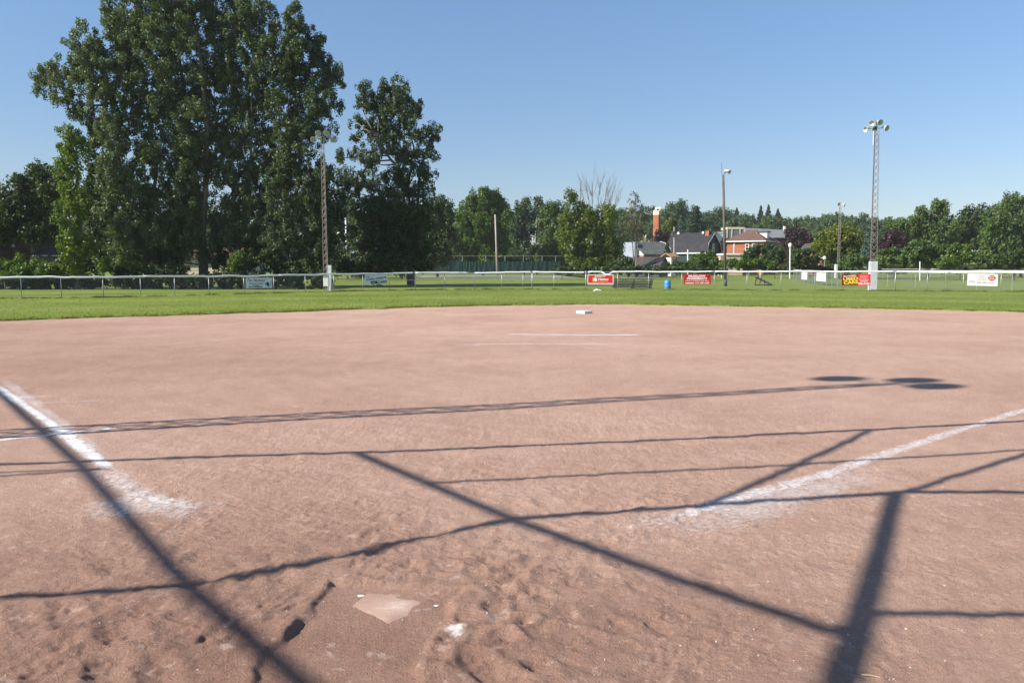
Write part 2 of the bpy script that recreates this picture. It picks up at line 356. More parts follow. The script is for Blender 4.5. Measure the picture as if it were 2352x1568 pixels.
# ------------------------------------------------------------------ noise on the ground
def _hash(ix, iy, seed):
    h = (ix.astype(np.int64) * 374761393 + iy.astype(np.int64) * 668265263 + seed * 974711) & 0xffffffff
    h = ((h ^ (h >> 13)) * 1274126177) & 0xffffffff
    h = ((h ^ (h >> 16)) * 2246822519) & 0xffffffff
    return ((h ^ (h >> 15)) & 0xffff) / 32767.5 - 1.0
def vn(x, y, scale, seed):
    x = np.asarray(x, float) / scale; y = np.asarray(y, float) / scale
    ix = np.floor(x); iy = np.floor(y); fx = x - ix; fy = y - iy
    ux = fx * fx * fx * (fx * (fx * 6 - 15) + 10); uy = fy * fy * fy * (fy * (fy * 6 - 15) + 10)
    a = _hash(ix, iy, seed); b = _hash(ix + 1, iy, seed); c = _hash(ix, iy + 1, seed); d = _hash(ix + 1, iy + 1, seed)
    return (a * (1 - ux) + b * ux) * (1 - uy) + (c * (1 - ux) + d * ux) * uy
def rot(x, y, a): return x * math.cos(a) - y * math.sin(a), x * math.sin(a) + y * math.cos(a)
def sstep(a, b, x): t = np.clip((x - a) / (b - a), 0, 1); return t * t * (3 - 2 * t)
rngd = np.random.default_rng(11)
DENTS = []          # x, y, rx, ry, angle, depth
def P25(x, y): return gp(x * .91875, y * .91875)
for (x, y, r, d) in [(1236, 1516, .055, .040), (1297, 1556, .05, .04), (1319, 1551, .04, .035), (1244, 1597, .05, .035), (1268, 1594, .045, .04),
        (1114, 1588, .055, .045), (1140, 1549, .06, .045), (1094, 1635, .05, .03), (1200, 1660, .06, .045), (1218, 1680, .07, .045), (1346, 1668, .05, .035),
        (1242, 1700, .05, .04), (1290, 1699, .05, .04), (1251, 1397, .07, .03), (1010, 1416, .05, .03), (1112, 1416, .05, .025), (1189, 1432, .05, .03),
        (1288, 1452, .05, .03), (1235, 1460, .06, .03), (955, 1295, .06, .03), (920, 1346, .05, .03), (164, 1542, .07, .04), (163, 1566, .05, .035),
        (57, 1530, .06, .03), (165, 1605, .07, .035), (214, 1637, .06, .035), (272, 1668, .08, .05), (134, 1652, .08, .04), (23, 1668, .10, .045),
        (103, 1687, .06, .04), (474, 1576, .06, .03), (490, 1597, .06, .04), (394, 1683, .06, .04), (425, 1515, .05, .025), (330, 1550, .08, .04),
        (298, 1584, .09, .05), (270, 1612, .08, .045), (362, 1532, .07, .035), (560, 1470, .06, .03), (620, 1450, .06, .025), (455, 1370, .07, .03),
        (500, 1395, .06, .03), (300, 1420, .08, .03), (260, 1425, .06, .03), (720, 1330, .07, .03), (700, 1440, .06, .03), (1400, 1500, .08, .02),
        (340, 1330, .08, .025), (200, 1390, .09, .02), (1340, 1480, .05, .025), (1420, 1590, .06, .02), (1640, 1560, .07, .02), (1700, 1450, .07, .02)]:
    p = P25(x, y); DENTS.append((p.x, p.y, r * rngd.uniform(.8, 1.1), r * rngd.uniform(1.0, 1.9), rngd.uniform(-.9, .9), d))
for i in range(420):
    a = rngd.uniform(0, 6.28); rr = abs(rngd.normal(0, 1.5))
    x, y = -.2 + rr * math.cos(a) * 1.35, 4.2 + rr * math.sin(a) * .9
    if -1.0 < x < -.05 and 3.2 < y < 4.35: continue
    s = rngd.uniform(.018, .075); DENTS.append((x, y, s, s * rngd.uniform(1, 2.4), rngd.uniform(-1.5, 1.5), s * rngd.uniform(.15, .42)))
PAD = [gp(x * .91875, y * .91875) for x, y in ((838, 1458), (1150, 1468), (1110, 1560), (1040, 1700), (985, 1800), (560, 1800), (672, 1628))]
def inside_dist(x, y, poly):
    """signed distance to a convex polygon, positive inside"""
    d = np.full(np.shape(x), 1e9); n = len(poly)
    cx = sum(p.x for p in poly) / n; cy = sum(p.y for p in poly) / n
    for i in range(n):
        a, b = poly[i], poly[(i + 1) % n]; nx, ny = -(b.y - a.y), (b.x - a.x); L = math.hypot(nx, ny); nx /= L; ny /= L
        if (cx - a.x) * nx + (cy - a.y) * ny < 0: nx, ny = -nx, -ny
        d = np.minimum(d, (x - a.x) * nx + (y - a.y) * ny)
    return d
def ground_h(x, y):
    x = np.asarray(x, float); y = np.asarray(y, float)
    dist = np.hypot((x + .1) * .8, y - 4.0)
    near = 1 - sstep(1.6, 4.6, dist); mid = 1 - sstep(3.5, 9, dist); far = 1 - sstep(9, 20, dist)
    tramp = .22 + .78 * np.clip(np.exp(-(((x + 1.35) / 1.0) ** 2 + ((y - 3.5) / .85) ** 2)) + np.exp(-(((x - .45) / .75) ** 2 + ((y - 3.75) / .8) ** 2)) + .5 * np.exp(-(((x + .3) / 1.2) ** 2 + ((y - 4.9) / .6) ** 2)), 0, 1)
    wx = x + .12 * vn(x, y, .45, 71); wy = y + .12 * vn(x, y, .45, 72)
    h = .008 * vn(x, y, 2.3, 1) * far + .004 * vn(x, y, .9, 2) * far
    r1x, r1y = rot(wx, wy, .5); r2x, r2y = rot(wx, wy, -.9)
    h = h + (.0055 * vn(r1x, r1y * .6, .42, 3) + .004 * vn(r2x, r2y * .55, .19, 4) + .0035 * vn(r1x, r1y, .085, 5)) * near * tramp
    rid = 1 - np.abs(vn(r2x, r2y * .5, .30, 8)); h = h + .006 * (rid ** 4 - .3) * near * tramp
    rid2 = 1 - np.abs(vn(r1x * .6, r1y, .17, 9)); h = h + .0045 * (rid2 ** 4 - .3) * near * tramp
    h = h + (.0045 * vn(x, y, .16, 6) + .003 * vn(x, y, .07, 7)) * mid * (1 - near * .4) + .0018 * vn(x, y, .035, 10) * mid
    patch = sstep(-.25, .35, vn(x, y, .55, 26)) * mid
    h = h + (np.maximum(0, vn(wx, wy, .050, 14) - .30) * .012 - np.maximum(0, vn(wx, wy, .065, 15) - .38) * .022 - np.maximum(0, vn(wx, wy, .11, 16) - .5) * .03) * (.25 * mid + .65 * patch) * tramp ** .7
    fine = 1 - sstep(2.2, 5.5, dist)
    rf = 1 - np.abs(vn(r1x, r1y, .062, 27)); rg_ = 1 - np.abs(vn(r2x, r2y, .036, 28))
    lum = sstep(-.3, .5, vn(x, y, .33, 29))
    h = h + fine * (.0030 * (rf ** 3 - .3) + .0022 * (rg_ ** 3 - .3) + .0013 * vn(x, y, .024, 30)) * (.45 + .75 * lum)
    left = sstep(-.7, -1.4, x) * (1 - sstep(4.1, 4.9, y))                  # the trampled left batter's box
    h = h + left * (.010 * vn(r1x, r1y * .5, .5, 12) + .007 * vn(r2x, r2y, .22, 13))
    for (dx, dy, rx, ry, a, dep) in DENTS:
        R_ = max(rx, ry) * 3
        msk = (np.abs(x - dx) < R_) & (np.abs(y - dy) < R_)
        if not msk.any(): continue
        u, v = rot(x[msk] - dx, y[msk] - dy, a); q = (u / rx) ** 2 + (v / ry) ** 2
        h[msk] += (.36 if dx < -.9 else .46) * (-dep * np.exp(-q ** 1.7) * (.75 + .35 * vn(x[msk], y[msk], .03, 19)) + .38 * dep * np.exp(-(np.sqrt(q) - 1.75) ** 2 / .22))
    e = inside_dist(x, y, PAD) + .025 * vn(x, y, .13, 20) + .02 * vn(x, y, .4, 21)
    k = sstep(-.015, .035, e)
    pad_h = -.016 + .002 * vn(x, y, .11, 22) + .0015 * vn(x, y, .03, 23) + .004 * vn(x, y, .4, 24)
    h = h * (1 - k) + k * pad_h
    h = h + .007 * np.exp(-((e + .03) / .05) ** 2) * (1 + .6 * vn(x, y, .2, 25))   # crumbled rim round the swept patch
    h = np.where(h < -.017, -.017 + (h + .017) * .45, h)
    return h

# ------------------------------------------------------------------ ground sheets
def axis(lo, a, b, hi, step, g1, g2):
    c = list(np.arange(a, b, step)); s = step; up = [c[-1]]
    while up[-1] < hi: s *= g2; up.append(up[-1] + s)
    s = step; dn = [c[0]]
    while dn[-1] > lo: s *= g1; dn.append(dn[-1] - s)
    return np.array(dn[:0:-1] + c + up[1:])
def grid_faces(nx, ny):
    i = np.arange(nx - 1)[None, :] + np.arange(ny - 1)[:, None] * nx
    return np.stack([i, i + 1, i + 1 + nx, i + nx], -1).reshape(-1, 4)
gx = axis(-60, -2.7, 2.9, 60, .0085, 1.03, 1.03); gy = axis(-8, 2.6, 5.6, 41, .0085, 1.09, 1.018)
X, Y = np.meshgrid(gx, gy)
Z = ground_h(X.ravel(), Y.ravel())
o = np_obj('infield', np.stack([X.ravel(), Y.ravel(), Z], 1), grid_faces(len(gx), len(gy)), M['dirt'], smooth=True); tag(o, kind='structure')

EDGE = [gp(px, py) for px, py in ((-160, 744), (0, 737.3), (276, 728.5), (551, 720.4), (735, 713.4), (882, 708), (1030, 704), (1176, 701), (1323, 699.9),
        (1500, 701.3), (1650, 703.2), (1801, 706), (1960, 708.8), (2150, 712.4), (2352, 717), (2520, 722))]
EDGE = [Vector((-23, 4, 0)), Vector((-22.0, 14, 0))] + EDGE + [Vector((25, 16, 0)), Vector((26.5, 4, 0))]
ed = np.array([(p.x, p.y) for p in EDGE]); L = np.r_[0, np.cumsum(np.hypot(*np.diff(ed, axis=0).T))]
ss = np.arange(0, L[-1], .12)
ex = np.interp(ss, L, ed[:, 0]); ey = np.interp(ss, L, ed[:, 1])
k = np.ones(25) / 25
exs = np.convolve(np.pad(ex, 12, 'edge'), k, 'valid'); eys = np.convolve(np.pad(ey, 12, 'edge'), k, 'valid')
tx = np.gradient(exs); ty = np.gradient(eys); tl = np.hypot(tx, ty); nx_, ny_ = -ty / tl, tx / tl
jit = .16 * vn(ss, ss * 0, .9, 31) + .10 * vn(ss, ss * 0, .3, 32) + .22 * vn(ss, ss * 0, 3.2, 33)
exs = exs + nx_ * jit; eys = eys + ny_ * jit
rows = [np.stack([exs, eys, np.full_like(exs, -.06)], 1), np.stack([exs, eys, np.full_like(exs, .022)], 1)]
for k_ in (.5, 1.5, 4, 10, 25, 60, 90):           # away from the field
    cx_, cy_ = exs * (1 + k_ / 40), 12 + (eys - 12) * (1 + k_ / 26) + 0
    rows.append(np.stack([cx_, cy_, np.full_like(exs, .022 + min(.012, k_ * .004))], 1))
V = np.concatenate(rows); o = np_obj('lawn', V, grid_faces(len(exs), len(rows)), M['lawn']); tag(o, kind='structure')
def hill_h(x, y): return 7.5 * sstep(190, 330, np.asarray(y, float)) + 0.0 * np.asarray(x, float)
hx = np.linspace(-420, 420, 50); hy = np.r_[np.linspace(-60, 190, 12), np.linspace(200, 420, 30)]
X, Y = np.meshgrid(hx, hy); Z = hill_h(X.ravel(), Y.ravel()) - .07 + (Y.ravel() > 195) * .02
o = np_obj('ground', np.stack([X.ravel(), Y.ravel(), Z], 1), grid_faces(len(hx), len(hy)), M['lawn']); tag(o, kind='structure')
b = MB(); q0, q1 = gp(895, 641), gp(1105, 641)
b.box(q0.x, q1.x + 14, 118, 150, -.02, .055); tag(b.build('tennis_court', M['court']), kind='structure')

# ------------------------------------------------------------------ chalk on the dirt
def resample(pts, step):
    p = np.array(pts, float); l = np.r_[0, np.cumsum(np.hypot(*np.diff(p, axis=0).T))]
    s = np.linspace(0, l[-1], max(3, int(l[-1] / step)))
    return np.interp(s, l, p[:, 0]), np.interp(s, l, p[:, 1]), s / l[-1]
def chalk(name, label, pix, w0, w1, mat, cat='chalk line', step=.03, nw=9, fade=0.0):
    pts = [gp(*p)[:2] for p in pix]; x, y, s = resample(pts, step)
    tx = np.gradient(x); ty = np.gradient(y); l = np.hypot(tx, ty); nx, ny = -ty / l, tx / l
    u = np.linspace(-1, 1, nw); wd = (w0 + (w1 - w0) * s) / 2 * (1 + .25 * vn(s * 10, s, .7, 41))
    PX = x[:, None] + nx[:, None] * wd[:, None] * u[None, :]; PY = y[:, None] + ny[:, None] * wd[:, None] * u[None, :]
    e = (1 - np.abs(u) ** 2.2)[None, :] * np.minimum(1, np.minimum(s, 1 - s) / max(fade, 1e-3))[:, None]
    Zc = ground_h(PX.ravel(), PY.ravel()) + .004
    V = np.stack([PX.ravel(), PY.ravel(), Zc], 1); mid = V[len(V) // 2]
    o = np_obj(name, V, grid_faces(nw, len(x)), mat, loc=tuple(mid), smooth=True, attr=('edge', e.ravel()))
    return tag(o, label, cat)
C_HI, C_MID, C_LO = chalk_mat('chalk thick', .82, .9), chalk_mat('chalk worn', .66, .66), chalk_mat('chalk dust', .42, .62); C_SM = chalk_mat('chalk smear', .62, .62)
chalk('chalk_line', 'thick white chalk foul line running down the left of the dirt', [(-160, 800), (0, 893), (130, 983), (190, 1030), (258, 1084)], .20, .17, C_HI, fade=.02)
chalk('chalk_line', 'smeared end of the left foul line fanning out towards home plate', [(230, 1070), (275, 1108), (330, 1140), (380, 1158), (430, 1166), (500, 1176)], .22, .34, C_SM, nw=21, fade=.25)
chalk('chalk_line', 'faint dusty old chalk line inside the left foul line', [(0, 866), (70, 920), (160, 985), (270, 1080)], .2, .16, C_LO, fade=.15)
chalk('chalk_line', 'short white chalk line crossing the left foul line under a pipe shadow', [(-30, 1016), (60, 1004), (150, 995), (278, 983)], .13, .10, C_HI, fade=.12)
chalk('chalk_line', 'thin upper cross line at the left edge of the dirt', [(-20, 914), (60, 911), (125, 910)], .12, .08, C_MID, fade=.2)
chalk('chalk_line', 'thin broken cross line just below the upper one at left edge', [(30, 929), (120, 925), (320, 917)], .10, .06, C_LO, fade=.2)
chalk('chalk_line', 'soft white foul line running up the right of the dirt', [(1440, 1228), (1500, 1205), (1580, 1180), (1700, 1140), (1800, 1116), (1900, 1086), (1990, 1055), (2200, 990), (2352, 944), (2560, 880)], .19, .17, C_MID, nw=15, fade=.08)
chalk('chalk_dust', 'wide patch of scattered chalk dust below the right foul line', [(1430, 1240), (1600, 1195), (1800, 1140), (2050, 1068)], .75, .5, C_LO, 'chalk dust', nw=25, fade=.3)
chalk('chalk_dust', 'pale chalk dust smudge left of home plate below the foul line', [(150, 1180), (300, 1160), (480, 1180)], .6, .5, C_LO, 'chalk dust', nw=25, fade=.3)
chalk('chalk_dust', 'small bright chalk clod beside the right edge of home plate', [(1028, 1432), (1050, 1450), (1078, 1462)], .10, .13, C_MID, 'chalk dust', step=.012, nw=13, fade=.3)
chalk('chalk_line', 'crisp white chalk line at the pitching spot in mid infield', [(1166, 768), (1300, 769.2), (1474, 769.5)], .22, .22, C_HI, fade=.03)
chalk('chalk_line', 'faded chalk line nearer than the crisp pitching line', [(1010, 792.5), (1200, 790), (1445, 790)], .24, .24, C_SM, fade=.2)

# home plate: pentagon, point towards the camera
pc = gp(905, 1383); hz = -.0182
t = thing('home_plate', 'dirt covered white home plate in the trampled foreground', 'home plate', (pc.x, pc.y, hz))
hw = .2159
m, tt, out = mat_new('dusty white rubber'); p = tt.nodes.new('ShaderNodeBsdfPrincipled'); p.inputs['Roughness'].default_value = .8
gq = tt.nodes.new('ShaderNodeNewGeometry'); vmp = tt.nodes.new('ShaderNodeMapping'); vmp.inputs['Scale'].default_value = (.6, 2.6, 1); tt.links.new(gq.outputs['Position'], vmp.inputs[0])
dv = tt.nodes.new('ShaderNodeVectorMath'); dv.operation = 'DISTANCE'; tt.links.new(gq.outputs['Position'], dv.inputs[0]); dv.inputs[1].default_value = (pc.x + .01, pc.y - .03, hz)
wipe = maths(tt, 'ADD', maths(tt, 'SUBTRACT', 1.0, maths(tt, 'DIVIDE', dv.outputs['Value'], .21)), maths(tt, 'MULTIPLY', maths(tt, 'SUBTRACT', noise(tt, 11, 8, .7, vec=vmp.outputs[0], dist=.3), .5), 1.5), clamp=True)
dn = ramp(tt, wipe, [(.05, (.335, .212, .158)), (.35, (.37, .24, .182)), (.65, (.405, .275, .212)), (.95, (.52, .40, .325))])
dn = mix(tt, dn, ramp(tt, noise(tt, 160, 3), [(.3, (.36, .36, .36)), (.7, (.64, .64, .64))]), .5, 'OVERLAY')
tt.links.new(dn, p.inputs['Base Color']); tt.links.new(p.outputs[0], out.inputs[0])
pts = [(-hw, .2159), (hw, .2159), (hw, 0), (0, -.2159), (-hw, 0)]
V_, F_ = [(pc.x, pc.y + .02, hz + .009)], []
rim = []
for a_, c_ in zip(pts, pts[1:] + pts[:1]): rim += [(a_[0] + (c_[0] - a_[0]) * q / 8, a_[1] + (c_[1] - a_[1]) * q / 8) for q in range(8)]
nr_ = len(rim)
for r_, z_ in ((.35, .0085), (.6, .0068), (.78, .0045), (.9, .0015), (1.0, -.004), (1.0, -.03)):
    for (x, y) in rim: V_.append((pc.x + x * r_, pc.y + .02 + (y - .02) * r_, hz + z_ - .007 * max(0, y / .2159) * r_))
F_ += [(0, 1 + k_, 1 + (k_ + 1) % nr_) for k_ in range(nr_)]
for g_ in range(5): F_ += [(1 + g_ * nr_ + k_, 1 + (g_ + 1) * nr_ + k_, 1 + (g_ + 1) * nr_ + (k_ + 1) % nr_, 1 + g_ * nr_ + (k_ + 1) % nr_) for k_ in range(nr_)]
F_ = [tuple(reversed(q)) for q in F_]
b = MB(); b.add(V_, F_); b.build('rubber_slab', m, t, smooth=True)
mw = surf('bare white rubber', (.8, .77, .7), .6, .05, 8)
for (px, py, rx, ry) in ((829, 1360, 9, 2.2), (838, 1379, 6, 2.0), (1001, 1384, 6, 1.8)):
    c0 = gp(px, py); zc = float(ground_h(np.array([c0.x]), np.array([c0.y]))[0]) + .0015
    pts = []
    for k_ in range(11):
        a = 2 * math.pi * k_ / 11; rj = random.Random(px + k_).uniform(.7, 1.15); q = gp(px + rx * rj * math.cos(a), py + ry * rj * math.sin(a)); pts.append((q.x, q.y, zc))
    b = MB(); b.poly(list(reversed(pts)), (0, 0, -.012)); b.build('bare_patch', mw, t)
# second base
Yb = 28.6; c0 = gp(1342, 719.5)
t = thing('second_base', 'square white second base bag on the far infield dirt', 'base', (c0.x, c0.y, 0))
b = MB(); s_ = .20; hgt = .075
def bag(bm_, s, z0, z1, ang, bev):
    ring = []
    for (ss_, z) in ((s - bev * .3, z0), (s, z0 + bev), (s, z1 - bev), (s - bev, z1)):
        for k_ in range(4):
            a = ang + math.pi / 4 + k_ * math.pi / 2; ring.append((c0.x + ss_ * 1.414 * math.cos(a), c0.y + ss_ * 1.414 * math.sin(a), z))
    fs = [(i * 4 + k_, i * 4 + (k_ + 1) % 4, i * 4 + 4 + (k_ + 1) % 4, i * 4 + 4 + k_) for i in range(3) for k_ in range(4)] + [(12, 13, 14, 15)]
    bm_.add(ring, fs)
bag(b, s_, .0, .095, R(42), .018); b.build('canvas_bag', surf('dusty white canvas', (.78, .72, .65), .8, .12, 8, streak=(.55, .43, .36)), t)
# pebbles and a straw
b = MB(); rp = random.Random(5)
for i in range(420):
    px = rp.uniform(-60, 2420); py = 784 + 784 * (rp.random() ** .75)
    if py < 1000 and rp.random() < .4: continue
    q = gp(px, py); s_ = rp.choice((.002, .0025, .003, .004, .006)) * rp.uniform(.7, 1.2)
    z = float(ground_h(np.array([q.x]), np.array([q.y]))[0])
    vs = [(q.x + s_ * rp.uniform(.6, 1.2) * math.cos(a), q.y + s_ * rp.uniform(.6, 1.2) * math.sin(a), z + s_ * .1) for a in (0, 1.25, 2.5, 3.8, 5)]
    vs += [(q.x, q.y, z + s_ * rp.uniform(.7, 1.1)), (q.x, q.y, z - s_)]
    b.add(vs, [(k_, (k_ + 1) % 5, 5) for k_ in range(5)] + [((k_ + 1) % 5, k_, 6) for k_ in range(5)])
tag(b.build('pebbles', surf('pale pebbles', (.50, .41, .34), .8, .35, 20)), 'small pale pebbles strewn over the infield dirt', 'pebbles', kind='stuff')
q = gp(1998, 1552); z = float(ground_h(np.array([q.x]), np.array([q.y]))[0])
b = MB(); b.tube([(q.x - .03, q.y + .01, z + .006), (q.x, q.y, z + .009), (q.x + .035, q.y - .012, z + .006)], .0015, 5)
tag(b.build('straw', surf('dry straw', (.6, .45, .22), .7), loc=(q.x, q.y, z)), 'dry yellow straw lying on the dirt at bottom right', 'straw')

# ------------------------------------------------------------------ grass blades
def blades(name, label, xs, ys, hs, ws, mat, seed, z0=.02):
    r = np.random.default_rng(seed); n = len(xs); a = r.uniform(0, math.pi, n)
    dx, dy = np.cos(a) * ws, np.sin(a) * ws; lx, ly = r.normal(0, .45, n) * hs, r.normal(0, .45, n) * hs
    v = np.empty((n, 3, 3)); v[:, 0] = np.stack([xs - dx, ys - dy, np.full(n, z0)], 1); v[:, 1] = np.stack([xs + dx, ys + dy, np.full(n, z0)], 1)
    v[:, 2] = np.stack([xs + lx, ys + ly, z0 + hs], 1)
    o = np_obj(name, v.reshape(-1, 3), np.arange(n * 3).reshape(-1, 3), mat); return tag(o, label, 'grass', kind='stuff')
rg = np.random.default_rng(3)
n = 110000; i = rg.integers(0, len(exs), n); off = rg.uniform(0, 1, n) ** 1.3
ys_ = eys[i] + off * 24; xs_ = exs[i] * (1 + off * .55) + rg.normal(0, .1, n)
keep = (np.abs(xs_) < ys_ * .66) & (ys_ > 22); xs_, ys_ = xs_[keep], ys_[keep]
blades('grass', 'short mown grass between the dirt and the fence', xs_, ys_, rg.uniform(.012, .03, len(xs_)), rg.uniform(.012, .03, len(xs_)), M['grass'], 8, .03)
n = 16000; i = rg.integers(0, len(exs), n)
xs_ = exs[i] + nx_[i] * np.abs(rg.normal(0, .12, n)); ys_ = eys[i] + ny_[i] * np.abs(rg.normal(0, .12, n))
keep = (np.abs(xs_) < ys_ * .66) & (ys_ > 20) & (vn(xs_, ys_, .6, 51) > -.25); xs_, ys_ = xs_[keep], ys_[keep]
blades('grass_fringe', 'ragged fringe of grass along the edge of the dirt', xs_, ys_, rg.uniform(.04, .11, len(xs_)), rg.uniform(.008, .02, len(xs_)), M['grass'], 9, .015)

# ------------------------------------------------------------------ fences
def wires(bm_, a, bpt, h, pitch=.075, r=.0014, z0=.04):
    a = Vector(a); d = Vector(bpt) - a; Ls = d.length; d.normalize(); nrm = Vector((-d.y, d.x, 0)); H = h - z0
    s0 = -H
    while s0 < Ls:
        for sg in (1, -1):
            p0, p1 = (s0, 0), (s0 + H, H)
            if p0[0] < 0: p0 = (0, -s0)
            if p1[0] > Ls: p1 = (Ls, Ls - s0)
            if p1[0] - p0[0] > .02:
                (sa, za), (sb, zb) = p0, p1
                if sg < 0: za, zb = H - za, H - zb
                A = a + d * sa + Vector((0, 0, z0 + za)); B = a + d * sb + Vector((0, 0, z0 + zb))
                bm_.tube([A, B], r, 3, cap=False)
        s0 += pitch
FX = [-160, 50, 240, 400, 561, 702, 834, 954, 1150, 1350, 1600, 1800, 2000, 2200, 2520]
FY = [689, 687, 685, 680.8, 676.3, 672.6, 669, 666.7, 666.1, 666.3, 666.9, 667.9, 669.3, 670.6, 672.5]
RX = [-160, 50, 323, 588, 700, 949, 1176, 1345, 1543, 1870, 2100, 2520]; RY = [636.5, 635.2, 634, 632.2, 629.8, 625.4, 624.4, 623.7, 622.9, 622.4, 621.9, 621.3]
_fx = np.arange(-160, 2521, 10.0); _fy = np.convolve(np.pad(np.interp(_fx, FX, FY), 10, 'edge'), np.ones(21) / 21, 'valid')
def fence_pt(px): return gp(px, float(np.interp(px, _fx, _fy)))
def fence_top(px):
    p = fence_pt(px); return at(px, float(np.interp(px, RX, RY)), p.y).z
POSTS = [-130, -40, 50, 141.6, 238, 323.6, 401.6, 480.5, 561, 629.4, 702, 767.4, 833.8, 894.7, 953.8, 1021.8, 1090, 1152.9, 1200.9, 1222.2, 1272, 1345.3, 1419,
         1489.5, 1565.4, 1640.5, 1714.8, 1793.3, 1871, 1935, 1997, 2055, 2129, 2211.5, 2298, 2385, 2470]
fb = fence_pt(1176)
t = thing('chain_link_fence', 'long low chain link outfield fence with white capped top rail', 'fence', (fb.x, fb.y, 0))
rj = random.Random(21)
for px in POSTS:
    p = fence_pt(px); zt = fence_top(px); gate = px in (953.8, 1222.2, 1345.3, 2055)
    b = MB(); b.tube([(p.x, p.y, -.1), (p.x + rj.uniform(-.012, .012), p.y, zt + (.06 if gate else -.02))], .032 if gate else .019, 8); b.build('post', M['galv'], t, smooth=True)
b = MB(); rails = MB()
for a_, c_ in zip(POSTS[:-1], POSTS[1:]):
    A, B = fence_pt(a_), fence_pt(c_); wires(b, A, B, min(fence_top(a_), fence_top(c_)) - .03)
b.build('wire_mesh', M['galv'], t)
for px in np.arange(-130, 2470, 20.0):
    A, B = fence_pt(px), fence_pt(px + 20); rails.tube([(A.x, A.y, fence_top(px) - .03), (B.x, B.y, fence_top(px + 20) - .03)], .02, 6, cap=False)
rails.build('top_rail', M['galv'], t)
def cover(x0, x1, sag=0.0):
    xs = np.arange(x0, x1, 9.0).tolist() + [x1]; pts = []
    for px in xs:
        p = fence_pt(px); wob = .022 * float(vn(np.array([px]), np.array([0.0]), 38, 61)[0]) + .012 * float(vn(np.array([px]), np.array([0.0]), 14, 62)[0])
        s = (px - x0) / (x1 - x0); pts.append((p.x, p.y - .01, fence_top(px) - .035 + wob - sag * math.sin(math.pi * s)))
    m_ = MB(); m_.tube(pts, .050, 10); m_.build('rail_cover', M['plastic'], t, smooth=True)
for x0, x1 in ((-130, 330), (331, 640), (641, 949), (955, 1077), (1091, 1220), (1224, 1342), (1350, 1381), (1406, 1640), (1641, 2053), (2058, 2470)): cover(x0, x1)
cover(1381, 1407, .20)
for x0, x1, py in ((896, 1021, 643.2), (1154, 1221, 644.8), (1420, 1505, 639.4), (2058, 2128, 644.2)):
    A, B = fence_pt(x0), fence_pt(x1); b = MB()
    b.tube([(A.x, A.y, at(x0, py, A.y).z), (B.x, B.y, at(x1, py, B.y).z)], .018, 6); b.build('middle_rail', M['galv'], t)
# tall grass and weeds along the foot of the fence
n = 14000; px_ = rg.uniform(-60, 2420, n); cl = vn(px_, px_ * 0, 22, 55) + .6 * vn(px_, px_ * 0, 7, 56)
px_ = px_[cl > -.35]; xy = np.array([fence_pt(p)[:2] for p in px_]); cl = vn(px_, px_ * 0, 22, 55) + .6 * vn(px_, px_ * 0, 7, 56)
blades('fence_weeds', 'uncut weeds along the foot of the outfield fence', xy[:, 0] + rg.normal(0, .06, len(px_)), xy[:, 1] + rg.normal(0, .12, len(px_)),
       rg.uniform(.03, .10, len(px_)) * (1 + cl * .7).clip(.4, 2), rg.uniform(.01, .025, len(px_)), M['tallgrass'], 10, .02)

def side_fence(name, label, pts, h, cover_segs, pale=True):
    c = pts[0]; t = thing(name, label, 'fence', (c[0], c[1], 0))
    b = MB(); rl = MB()
    for i, p in enumerate(pts):
        q = MB(); q.tube([(p[0], p[1], -.1), (p[0], p[1], h)], .021, 6); q.build('post', M['galv'], t)
        if i: wires(b, (pts[i - 1][0], pts[i - 1][1], 0), (p[0], p[1], 0), h - .02)
    b.build('wire_mesh', M['galv'], t)
    for seg in cover_segs:
        q = MB(); q.tube([(x, y, h + .01 + .015 * math.sin(k_ * 1.7)) for k_, (x, y) in enumerate(seg)], .04, 8); q.build('rail_cover', M['plastic'], t, smooth=True)
    return t
far = [gp(1822, 646.4), gp(1924, 660.4)]
seg = [(far[0] + (far[1] - far[0]) * s)[:2] for s in (0, .1, .2, .3, .41, .51, .61, .72, .81, .9, 1)]
right = [gp(px, py)[:2] for px, py in ((1982, 660.9), (2038, 661.8), (2102, 663.2), (2171, 664.8), (2243, 666.2), (2324, 667.7), (2420, 669.6))]
side_fence('chain_link_fence', 'second chain link fence of the next field, turning a corner behind', seg + right, 1.2, [seg + right])
far3 = [gp(px, 638.8)[:2] for px in (1992, 2014, 2027, 2046, 2070, 2094, 2115, 2137, 2157)]
side_fence('chain_link_fence', 'farthest chain link fence behind the right light tower', far3, 1.22, [far3[:-1], far3[-2:]])
for s0, s1, lab in ((.26, .40, 'smaller pale board on the second fence, seen at an angle'), (.62, .80, 'larger white board on the second fence, seen at an angle')):
    A = far[0] + (far[1] - far[0]) * s0; B = far[0] + (far[1] - far[0]) * s1; d = (B - A); nrm = Vector((d.y, -d.x, 0)).normalized()
    if nrm.x > 0: nrm = -nrm
    tb = thing('advert_board', lab, 'sign', ((A.x + B.x) / 2, (A.y + B.y) / 2, .5))
    b = MB(); b.obox(A + nrm * .05 + Vector((0, 0, .36)), d, nrm * .02, Vector((0, 0, .72))); b.build('board', M['siding'], tb)
    b = MB()
    for (z_, hh) in ((.34, .03), (1.08, .03)): b.obox(A + nrm * .045 + Vector((0, 0, z_)), d, nrm * .04, Vector((0, 0, hh)))
    b.build('edge_trim', M['beige'], tb)

